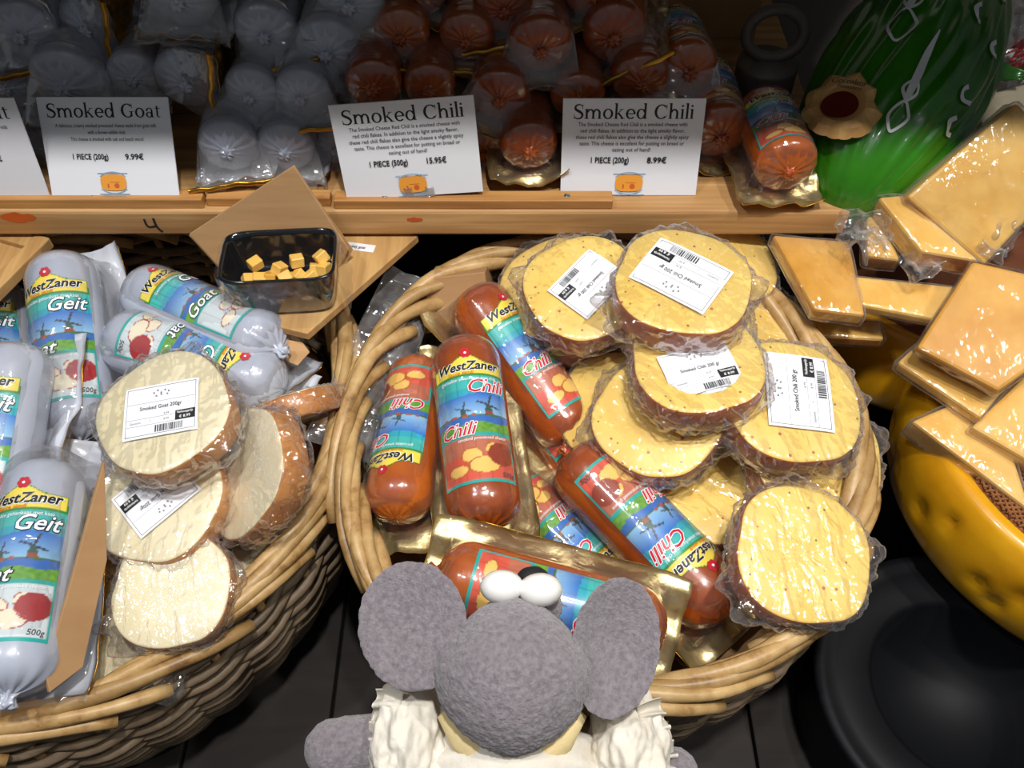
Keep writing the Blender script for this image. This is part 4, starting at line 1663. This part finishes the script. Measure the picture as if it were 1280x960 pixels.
cheese_slice('goat', 196, 622, .715, (-.08, -.22, 1), 0, 'lower goat slice with a price sticker turned on its corner', 3, .98, (-135, .0, .002, 1.0, .2))
cheese_slice('goat', 203, 513, .70, (-.1, -.16, 1), 12, 'upper goat slice with an upright price sticker', 1, .98, (-2, .0, .0, 1.02, .2))

# ---------------------------------------------------------------- sample boards
def board(label, pieces, z, th, cat='board'):
    first = at_z(pieces[0][0][0], pieces[0][0][1], z)
    allp = [at_z(x, y, z) for pc in pieces for x, y in pc]
    cen = sum(allp, Vector()) / len(allp) - Vector((0, 0, th))
    root = thing('sample_board', label, cat, Matrix.Translation(cen))
    for pc in pieces:
        T = [at_z(x, y, z) - cen for x, y in pc]
        n = len(T)
        ar = sum(T[i].x * T[(i + 1) % n].y - T[(i + 1) % n].x * T[i].y for i in range(n))
        if ar < 0:
            T.reverse()
        V = [tuple(p) for p in T] + [(p.x, p.y, 0) for p in T]
        F = [tuple(range(n)), tuple(range(2 * n - 1, n - 1, -1))] + [(i, i + n, (i + 1) % n + n, (i + 1) % n) for i in range(n)]
        obj('plank', bevelled(new_mesh('plank', V, F, [M['board_wood']], False), .0012, 2), root)
    return root


BZ = CAM_H - .589
sb = board('square wooden sample board resting on the rim of the goat basket', [[(240, 386), (330, 408), (470, 285), (385, 268)], [(331, 404), (384, 417), (523, 294), (471, 283)]], BZ, .009)
tagp = at_z(447, 309, BZ)
stk = obj('paper_tag', box_mesh('paper_tag', (-.017, .017, -.005, .005, 0, .0004), M['white_card'], 0), sb)
stk.matrix_world = Matrix.Translation(tagp + Vector((0, 0, .0002))) @ Matrix.Rotation(-.18, 4, 'Z')
print_part('tag_print', [(move2d(text2d('smokey goat', .005, .02, 0, .020), -.002, -.0018), 'ink')], stk, None, .0006)
# raised sample tray at the left edge
lt = thing('sample_tray', 'wooden sample tray corner at the left frame edge', 'tray', Matrix.Translation(at_z(-20, 330, BZ)))
a0, a1 = at_z(62, 297, BZ), at_z(-40, 400, BZ)
dr = (a1 - a0).normalized()
nn_ = Vector((-dr.y, dr.x, 0))
if nn_.x > 0:
    nn_ = -nn_
o0 = lt.location


def obox(name, p, d, n, l, w, z0, z1, m, par):
    V = [p + d * a + n * b + Vector((0, 0, c)) for a in (0, l) for b in (0, w) for c in (z0, z1)]
    F = [(0, 1, 3, 2), (4, 6, 7, 5), (0, 4, 5, 1), (2, 3, 7, 6), (0, 2, 6, 4), (1, 5, 7, 3)]
    me = new_mesh(name, V, F, [m], False)
    return obj(name, bevelled(me, .0012, 2), par)


obox('side_rail', a0 - o0, dr, nn_, .16, .016, -.012, .0, M['board_wood'], lt)
obox('side_rail', a0 - o0 + dr * .001, nn_, dr, .16, .016, -.012, -.001, M['board_wood'], lt)
obox('tray_floor', a0 - o0 + dr * .016 + nn_ * .016, dr, nn_, .14, .13, -.012, -.007, M['board_wood'], lt)

# ---------------------------------------------------------------- kraft bag, bowl, cheese cubes
bc = at_z(362, 368, BZ)
BAGN = Vector((-.10, -.95, .28)).normalized()
BAGZ = depth(on_plane(367, 207, bc + Vector((0, .040, .004)), BAGN))
kb = slab('paper_bag', 'folded brown kraft paper bag propped behind the black bowl', 'paper bag', [(367, 207), (236, 293), (290, 352), (424, 334), (436, 312)], BAGZ, tuple(BAGN), .003, [M['kraft']], film=False, bev=.0008, part='bag_front')
inv = kb.matrix_world.inverted()
n = BAGN
p0 = at(367, 207, BAGZ)
bk = [inv @ (on_plane(x, y, p0, n) - n * .006) for x, y in [(364, 211), (233, 298), (288, 358), (428, 338), (439, 316)]]
V = [tuple(p) for p in bk] + [tuple(p - Vector((0, 0, .0012))) for p in bk]
k = 5
obj('bag_back', new_mesh('bag_back', V, [(0, 1, 2, 3, 4), (9, 8, 7, 6, 5)] + [(i, i + k, (i + 1) % k + k, (i + 1) % k) for i in range(k)], [M['kraft']], False), kb)
slab('kraft_scrap', 'folded scrap of brown paper hanging under the sample board', 'paper', [(322, 418), (378, 428), (387, 440), (372, 457), (350, 448)], .80, (0, -.5, .8), .002, [M['kraft']], film=False, bev=.0004, part='paper_fold')

bowl = thing('sample_bowl', 'black glazed rectangular bowl of cheese cubes', 'bowl', Matrix.Translation(bc) @ Matrix.Rotation(math.radians(4), 4, 'Z'))


def loop(hx, hy, z, n=48, p=.34):
    L = []
    for i in range(n):
        a = 2 * math.pi * i / n
        c, s = math.cos(a), math.sin(a)
        L.append((hx * math.copysign(abs(c) ** p, c), hy * math.copysign(abs(s) ** p, s), z))
    return L


V = []
bl = [(.001, .001, .001), (.040, .023, .0006), (.043, .026, .004), (.048, .031, .030), (.0505, .033, .048), (.0505, .033, .0505), (.0485, .031, .0505), (.0465, .0295, .046), (.042, .026, .020), (.036, .021, .014), (.001, .001, .0135)]
for l in bl:
    V += loop(*l)
obj('bowl_body', new_mesh('bowl_body', V, grid_faces(len(bl), 48, False, True), [M['black_glaze']]), bowl)
V = []
fl = [(.058, .043, .0008), (.056, .040, .012), (.053, .037, .034), (.0525, .0355, .0515), (.040, .026, .0445), (.001, .001, .044)]
for li, l in enumerate(fl[:4]):
    for (x, y, z) in loop(*l, n=96):
        w = .0022 * fn(x, y, z, 90)
        V.append((x + w, y + w * .7, z + w * .5))
obj('clear_film', new_mesh('clear_film', V, grid_faces(4, 96, False, True), [M['film_bowl']]), bowl)
cube_me = [bevelled(new_mesh('cheese_cube', *box(-.0058, .0058, -.005, .005, -.005, .005), [M['gouda']], False), .0008, 1),
           bevelled(new_mesh('cheese_cube', *box(-.0050, .0050, -.005, .005, -.0045, .0045), [M['gouda_aged']], False), .0008, 1)]
cpos = [(-.024, .006, .030, .7, 'cheese cube standing at the back left of the black bowl'), (-.030, -.006, .022, .2, 'cheese cube low at the left end of the bowl pile'),
        (-.020, -.008, .024, .1, 'cheese cube at the left front of the bowl pile'), (-.011, -.007, .024, .15, 'orange cheese cube next to the left front one'),
        (-.003, .001, .027, .9, 'cheese cube on the middle of the bowl pile'), (.003, -.008, .024, .5, 'cheese cube at the middle front of the bowl pile'),
        (.013, .006, .031, .35, 'tall standing cheese cube right of the bowl middle'), (.014, -.007, .024, 1.1, 'cheese cube in front of the tall standing one'),
        (.025, -.007, .023, .4, 'cheese cube at the right front of the bowl pile'), (.030, -.002, .027, .2, 'cheese cube stacked second from the right end of the bowl'),
        (.035, .007, .033, .6, 'highest cheese cube at the back right of the bowl'), (.037, -.003, .028, 1.2, 'cheese cube at the right end of the bowl'),
        (-.012, .002, .017, .3, 'cheese cube underneath on the left of the bowl'), (.008, -.001, .016, .8, 'cheese cube underneath in the bowl centre'), (.030, .004, .016, .1, 'cheese cube underneath on the right of the bowl')]
for i, (x, y, z, r, lb) in enumerate(cpos):
    o = obj('cheese_cube', cube_me[1 if i == 3 else 0], None, bowl.matrix_world @ Matrix.Translation((x, y, z + .005)) @ Matrix.Rotation(r, 4, 'Z') @ Matrix.Rotation(random.uniform(-.6, .6), 4, 'X') @ Matrix.Rotation(random.uniform(-.5, .5), 4, 'Y'))
    tag(o, lb, 'cheese', 'cheese cubes in the black bowl')
# ---------------------------------------------------------------- yellow wheels and stands at the right
def round_cheese(name, label, c, R, H, topmat, topname, seed, bur=False):
    root = thing(name, label, 'cheese', Matrix.Translation(c))
    prof = [(0, 0), (R * .86, 0), (R * .93, .006)]
    for i in range(13):
        q = i / 12
        prof.append((R * (.95 + .05 * math.sin(math.pi * q) ** .6), .010 + (H - .016) * q))
    prof += [(R * .935, H - .001), (R * .90, H), (R * .88, H - .001), (0, H - .001)]
    rnd = random.Random(seed)
    dents = [(rnd.uniform(0, 6.283), rnd.uniform(.25, .75) * H, rnd.uniform(.006, .012)) for _ in range(34)]

    def wob(a, r, z):
        d = 0
        if r > R * .9 and .012 < z < H - .008:
            for da, dz, ds in dents:
                q = (math.atan2(math.sin(a - da), math.cos(a - da)) * R) ** 2 + ((z - dz) * .8) ** 2
                d += .006 * math.exp(-q / (ds * ds))
        return r - d + .0015 * fn(math.cos(a) * 3, math.sin(a) * 3, z * 30), z
    V, F = lathe(prof, 220, wob)
    obj('waxed_rind', new_mesh('waxed_rind', V, F, [M['wax']]), root)
    if not bur:
        V, F = lathe([(0, H + .003), (R * .80, H + .003), (R * .86, H + .001), (R * .86, H - .002)], 90, lambda a, r, z: (r * (1 + .02 * math.sin(9 * a)), z + .002 * fn(math.cos(a), math.sin(a), r * 20, 3)))
        obj(topname, new_mesh(topname, V, F, [topmat]), root)
    return root


WZ = CAM_H - .655
W1c = at_z(1425, 545, WZ)
WH = .115
w1 = round_cheese('round_cheese', 'large yellow waxed wheel with dents and a burlap covered top', Vector((W1c.x, W1c.y, WZ - WH)), .195, WH, M['burlap'], 'burlap_cover', 4, True)
# burlap: a real plain weave of yarn bumps
R_ = .170
sp = .0042
Vb, Fb = lathe([(0, WH + .0008), (R_, WH + .0008), (R_ + .001, WH - .001)], 64)
obj('burlap_cover', new_mesh('burlap_cover', Vb, Fb, [M['burlap']], False), w1)
parts = []
nrow = int(2 * R_ / sp)
for d in (0, 1):
    for i in range(nrow):
        o = -R_ + (i + .5) * sp
        hw = math.sqrt(max(0, R_ * R_ - o * o))
        nn = max(2, int(2 * hw / (sp * .5)))
        if hw < .01:
            continue
        # only yarns in the left half can be seen; the rest is the same cloth
        P = []
        for q in range(nn + 1):
            t = -hw + 2 * hw * q / nn
            ph = math.cos(math.pi * (t / sp + d)) * (1 if i % 2 else -1)
            z = WH + .0026 + .0009 * ph
            P.append((t, o, z) if d == 0 else (o, t, z))
        parts.append(tube(P, .0015, 4, False, False))
V, F, I = join(*parts)
yarn = obj('burlap_yarn', new_mesh('burlap_yarn', V, F, [M['burlap']]), w1)
yarn['kind'] = 'stuff'

W2z = CAM_H - .66
W2c = at_z(1172, 322, W2z)
w2 = round_cheese('round_cheese', 'yellow waxed wheel with a reddish brown top behind the chili basket', Vector((W2c.x, W2c.y, W2z - .12)), .138, .12, M['leather_top'], 'cover_disc', 9)


def plinth(label, x, y, r, z1):
    root = thing('round_stand', label, 'stand', Matrix.Translation((x, y, TABLE_Z)))
    h = z1 - TABLE_Z
    V, F = lathe([(0, 0), (r, 0), (r, .012), (r * .55, .02), (r * .5, h - .02), (r * .95, h - .012), (r, h - .008), (r, h), (0, h)], 48)
    obj('stand_body', new_mesh('stand_body', V, F, [M['black_metal']]), root)
    return root


plinth('black round stand under the burlap topped wheel', W1c.x, W1c.y, .13, WZ - WH)
plinth('black round stand under the reddish topped wheel', W2c.x, W2c.y, .11, W2z - .12)
# black drum with a wide rim in the lower right corner
dc = at_z(1205, 862, TABLE_Z + .11)
dm = thing('black_drum', 'black round metal drum with a wide rolled rim at the lower right corner', 'drum', Matrix.Translation((dc.x, dc.y, TABLE_Z)))
V, F = lathe([(0, 0), (.118, 0), (.122, .004), (.124, .100), (.130, .104), (.132, .109), (.130, .113), (.122, .114), (.118, .111), (.112, .113), (.085, .112), (.080, .108), (.078, .03), (0, .03)], 80)
obj('drum_body', new_mesh('drum_body', V, F, [M['black_metal']]), dm)

# ---------------------------------------------------------------- vacuum packed wedges
g, ga, rg = M['gouda'], M['gouda_aged'], M['rind_gouda']
WG = 'vacuum packed cheese wedges'


def wedge(label, pts, zc, nrm, th, mats, rind, key='film', bev=.003):
    return slab('cheese_wedge', label, 'cheese', pts, zc, nrm, th, mats, rind, True, bev, key, WG)


wedge('amber slab lying flat right behind the basket rim, below the shelf end', [(966, 293), (1062, 301), (1082, 394), (1018, 386)], .85, (0, -.12, 1), .016, [ga, ga], (), 'film_crinkle')
wedge('thin slab under the amber slab, only its front edge showing', [(1010, 396), (1100, 400), (1106, 424), (1030, 420)], .86, (0, -.1, 1), .014, [g, rg], (2,), 'film')
wedge('flat wedge between the amber slab and the orange rinded wedge', [(1064, 344), (1200, 358), (1168, 398), (1076, 381)], .825, (0, -.14, 1), .012, [g, rg], (), 'film_crinkle')
wedge('small triangular piece with orange rind left of the larger wedges', [(1084, 268), (1100, 262), (1126, 325), (1084, 320)], .84, (-.1, -.35, 1), .022, [g, rg], (2,), 'film_crinkle')
wedge('wedge with a bright orange rind facing the front', [(1098, 246), (1128, 243), (1226, 326), (1152, 314)], .815, (-.05, -.30, 1), .026, [g, rg], (2,), 'film_crinkle')
wedge('big slab leaning at the top right with a shining wrapped face', [(1134, 246), (1272, 128), (1345, 210), (1230, 333)], .80, (-.05, -.72, .7), .024, [g, rg], (3,), 'film_crinkle')
wedge('thick slab under the square one, pale front edge showing', [(1122, 452), (1180, 400), (1290, 455), (1250, 492), (1226, 522)], .80, (-.1, -.1, 1), .014, [g, rg], (), 'film_crinkle')
wedge('large square slab with a smooth amber face, right side', [(1216, 326), (1330, 352), (1300, 452), (1248, 489), (1146, 434)], .785, (-.18, -.35, 1), .012, [ga, rg], (4,), 'film')
wedge('wedge with a torn wrapper corner above the burlap top', [(1140, 526), (1192, 504), (1260, 548), (1290, 640)], .785, (-.1, -.2, 1), .030, [g, ga], (), 'film_crinkle')
wedge('slab at the right frame edge over the torn wedge', [(1214, 534), (1300, 452), (1360, 520), (1320, 596)], .765, (-.15, -.25, 1), .030, [g, ga], (), 'film_crinkle')
wedge('cream block behind the leaning slab at the right frame edge', [(1222, 120), (1300, 100), (1320, 150), (1230, 170)], .90, (0, -.4, 1), .03, [M['cream_box'], g], (), 'film', .002)

# loose film tails on the wedges
def tail(label, px, py, zc, nrm, ang, w, l, seed):
    root = thing('loose_film', label, 'plastic', frame(at(px, py, zc), nrm, ang))

    def f(u, v):
        x = u * l * (.75 + .5 * fn(v * 3, seed, 1, 1.7))
        y = (v - .5) * w * (.55 + .6 * math.sin(math.pi * min(1, u * .8 + .15)) + .5 * fn(u * 4, seed, 2, 1.3))
        return (x, y, .016 * fn(x, y, seed, 40) + .010 * fn(x, y, seed + 4, 95) - 14 * y * y)
    V, F = sheet(f, 30, 24, .0002)
    obj('film_sheet', new_mesh('film_sheet', V, F, [M['film_crinkle']]), root)


tail('crumpled clear film tail beside the shelf end', 1076, 262, .81, (-.3, -.4, .9), -80, .04, .055, 2)
tail('crumpled clear film tail below the orange rind', 1130, 338, .80, (0, -.5, .8), 20, .025, .06, 5)
tail('crumpled clear film tail under the leaning slab', 1236, 322, .80, (.2, -.5, .8), 60, .03, .05, 8)

# clear bag of sweets at the far right
bg = at(1275, 62, .93)
bag = thing('sweets_bag', 'crinkled clear bag with red bits at the top right frame edge', 'bag', frame(bg, (0, -.6, .8), 0))
bm = bmesh.new()
bmesh.ops.create_icosphere(bm, subdivisions=5, radius=.05)
for v in bm.verts:
    o = v.co.copy()
    v.co = Vector((o.x * .8, o.y * 1.05, o.z * .6)) * (1 + .22 * fn(o.x, o.y, o.z, 45) + .16 * fn(o.x, o.y, o.z + 3, 110))
me = bpy.data.meshes.new('clear_film')
bm.to_mesh(me)
bm.free()
me.materials.append(M['film_thick'])
obj('clear_film', me, bag)
V, F = [], []
parts = []
for i in range(16):
    a, r = random.uniform(0, 6.28), random.uniform(.0, .026)
    p = lathe([(0, -.006), (.005, -.004), (.007, 0), (.005, .004), (0, .006)], 10)
    parts.append(([(x + r * math.cos(a), y + r * math.sin(a) - .008, z + random.uniform(-.012, .012)) for x, y, z in p[0]], p[1]))
V, F, I = join(*parts)
sw = obj('sweets', new_mesh('sweets', V, F, [M['clip'], M['eye']], True, [i % 2 for i in I]), bag)
sw['kind'] = 'stuff'
# green foil corner in front of it
gl = thing('foil_corner', 'loose green foil corner below the clear bag', 'foil', frame(at(1250, 88, .88), (0, -.6, .8), -6))
V, F = sheet(lambda u, v: ((u - .5) * .07, (v - .5) * .022 * (1 - abs(u - .45) * 1.2), .004 * math.sin(u * 6) + .003 * fn(u, v, 3, 5)), 20, 8, .0004)
obj('foil_sheet', new_mesh('foil_sheet', V, F, [M['green_foil']]), gl)
# ---------------------------------------------------------------- plush mouse, back of the head to the camera
MC = at(640, 838, .56)          # head centre
mroot = thing('plush_mouse', 'grey fleece toy mouse in a white blouse facing the cheese', 'plush toy', Matrix.Translation((MC.x, .09, TABLE_Z)))
minv = -Vector((MC.x, .09, TABLE_Z))


def blob(name, fun, mat_, parent, sub=6, fuzz=.0009, fscale=170):
    bm = bmesh.new()
    bmesh.ops.create_icosphere(bm, subdivisions=sub, radius=1.0)
    for v in bm.verts:
        d = v.co.normalized()
        p = Vector(fun(d))
        if fuzz:
            p += d * fuzz * (fn(p.x, p.y, p.z, fscale) + .7 * fn(p.x, p.y, p.z + 5, fscale * 2.3))
        v.co = p
    me = bpy.data.meshes.new(name)
    bm.to_mesh(me)
    bm.free()
    me.materials.append(mat_)
    me.polygons.foreach_set('use_smooth', [True] * len(me.polygons))
    return obj(name, me, parent)


px1 = .56 / FPX                 # metres per pixel at the head
# head frame: x right, y up in view, z to the camera
vd = (CAMP - MC).normalized()
hy = (UPV - vd * UPV.dot(vd)).normalized()
hx = hy.cross(vd)


def H(x, y, z):
    return MC + minv + hx * (x * px1) + hy * (y * px1) + vd * (z * px1)


def head(d):
    # half sizes in view pixels; wide low, narrow towards the eyes
    y = d.y * 94
    w = 98 - 26 * max(0, d.y) ** 1.3 - 16 * max(0, -d.y) ** 2
    t = 88 - 20 * max(0, d.y)
    return H(d.x * w + 1, y - 4, d.z * t)


hd = blob('head', head, M['fleece'], mroot, 7)


def ear(cx, cy, rx, ry, rot, cup, tiltx, zoff):
    c, s = math.cos(rot), math.sin(rot)

    def f(d):
        x, y = d.x * rx, d.y * ry
        rr = d.x * d.x + d.y * d.y
        z = d.z * 15 * (1.0 - .35 * (1 - rr)) - cup * (1 - rr) + tiltx * d.x
        return H(cx + x * c - y * s, cy + x * s + y * c, zoff + z)
    return f


def hp(px, py):
    return px - 640, 838 - py


e1 = hp(514, 784)
e2 = hp(770, 810)
blob('ear', ear(e1[0], e1[1], 70, 80, .25, 15, 14, 8), M['fleece'], mroot, 6)
blob('ear', ear(e2[0], e2[1], 57, 86, -.22, 38, -18, 10), M['fleece'], mroot, 6)
for (ex, ey, r) in ((627, 737, 26), (676, 741, 26)):
    q = hp(ex, ey)
    blob('eye', (lambda q_, r_: (lambda d: H(q_[0] + d.x * r_ * 1.08, q_[1] + d.y * r_ * .82, 16 + d.z * r_)))(q, r), M['eye'], mroot, 4, 0)
q = hp(668, 722)
blob('nose', lambda d: H(q[0] + d.x * 22, q[1] + d.y * 16, -34 + d.z * 20), M['nose'], mroot, 4, .0004)
blob('snout', lambda d: H(26 + d.x * 40, 82 + d.y * 34, -38 + d.z * 36), M['fleece'], mroot, 5)


def W(px, py, zc):
    return at(px, py, zc) + minv


# torso and blouse under the head
tc = MC + minv + Vector((0, -.045, -.105))


def torso(d):
    f = .004 * math.sin(14 * math.atan2(d.y, d.x) + 3 * d.z)
    return (tc.x + d.x * (.070 + f), tc.y + d.y * (.052 + f), tc.z + d.z * (.085 if d.z > 0 else .11))


blob('blouse', torso, M['blouse'], mroot, 5, .0012, 60)


def puff(c, rx, ry, rz, seed):
    def f(d):
        fold = .16 * math.sin(6 * math.atan2(d.z, d.x) + seed + 2.5 * d.y + 2 * fn(d.x, d.y, d.z, 2)) * (.4 + .6 * abs(d.y)) + .25 * fn(d.x, d.y, d.z + seed, 2.6) + .10 * fn(d.x, d.y, d.z + seed, 6)
        k = 1 + fold * .6
        return (c.x + d.x * rx * k, c.y + d.y * ry * k, c.z + d.z * rz * k)
    return f


blob('sleeve', puff(W(514, 925, .590), .028, .044, .034, 1.0), M['blouse'], mroot, 6, .0008, 90)
blob('sleeve', puff(W(786, 938, .590), .026, .040, .034, 4.0), M['blouse'], mroot, 6, .0008, 90)
# gathered frill along the outer edge of each sleeve, and a pleated bodice front
for x0, y0, x1, y1, sd_ in ((492, 862, 470, 975, 1), (808, 880, 834, 975, 2)):
    A, B = W(x0, y0, .575), W(x1, y1, .582)
    d_ = (B - A).normalized()
    out = d_.cross(Vector((0, 0, 1))).normalized()
    if out.x * (x1 - 640) < 0:
        out = -out

    def ff(u, v, A=A, B=B, out=out, sd_=sd_):
        p = A.lerp(B, u) + out * (v - .35) * .020 + Vector((0, 0, -.012 * v * v))
        return p + Vector((0, 0, (.0015 + .0050 * v) * math.sin(u * 34 + sd_ + 1.5 * math.sin(u * 9)))) + d_ * .003 * v * math.cos(u * 34 + sd_)
    V, F = sheet(ff, 70, 9, .0007)
    obj('sleeve_frill', new_mesh('sleeve_frill', V, F, [M['blouse']]), mroot)
for sgn in (-1, 1):
    pts_ = [(640 + sgn * 9, 952), (640 + sgn * 32, 944), (640 + sgn * 62, 920), (640 + sgn * 86, 890)]
    P = [W(x, y, .560 + .002 * i) for i, (x, y) in enumerate(pts_)]
    V, F = tube(P, [.006, .0105, .010, .005], 12)
    V = [Vector(v) + Vector((0, 0, .0015 * fn(v.x, v.y, v.z, 200))) for v in V]
    obj('collar', new_mesh('collar', V, F, [M['collar']]), mroot)
V, F = lathe([(0, .003), (.004, .0028), (.0055, .0015), (.0055, -.001), (0, -.002)], 20)
bt = W(638, 952, .562)
obj('button', new_mesh('button', [(x + bt.x, y + bt.y, z + bt.z) for x, y, z in V], F, [M['eye']]), mroot)


def limb(name, pts, radii, m):
    P = [Vector(p) for p in pts]
    Q, R2 = [], []
    for i in range(len(P) - 1):
        for k in range(8):
            t = k / 8
            Q.append(P[i].lerp(P[i + 1], t))
            R2.append(radii[i] * (1 - t) + radii[i + 1] * t)
    Q.append(P[-1])
    R2.append(radii[-1])
    # rounded far end
    d = (Q[-1] - Q[-2]).normalized()
    r = R2[-1]
    for k in range(1, 7):
        a = k / 6 * math.pi / 2
        Q.append(P[-1] + d * r * math.sin(a))
        R2.append(max(r * math.cos(a), .0004))
    V, F = tube(Q, R2, 28)
    V = [Vector(v) + Vector((fn(v.x, v.y, v.z, 220), fn(v.y, v.z, v.x, 220), fn(v.z, v.x, v.y, 220))) * .001 for v in V]
    return obj(name, new_mesh(name, V, F, [m]), mroot)


limb('arm', [W(520, 945, .60), W(460, 930, .60), W(418, 936, .60)], [.019, .0195, .020], M['fleece'])
limb('arm', [W(780, 960, .60), W(820, 962, .60), W(842, 965, .60)], [.018, .0175, .0165], M['fleece'])
for sgn in (-1, 1):
    limb('leg', [tc + Vector((sgn * .032, 0, -.07)), tc + Vector((sgn * .036, 0, -.14)), Vector((tc.x + sgn * .036, tc.y, .020))], [.026, .022, .020], M['fleece'])
    limb('foot', [Vector((tc.x + sgn * .036, tc.y - .01, .020)), Vector((tc.x + sgn * .040, tc.y + .045, .019))], [.019, .019], M['fleece'])
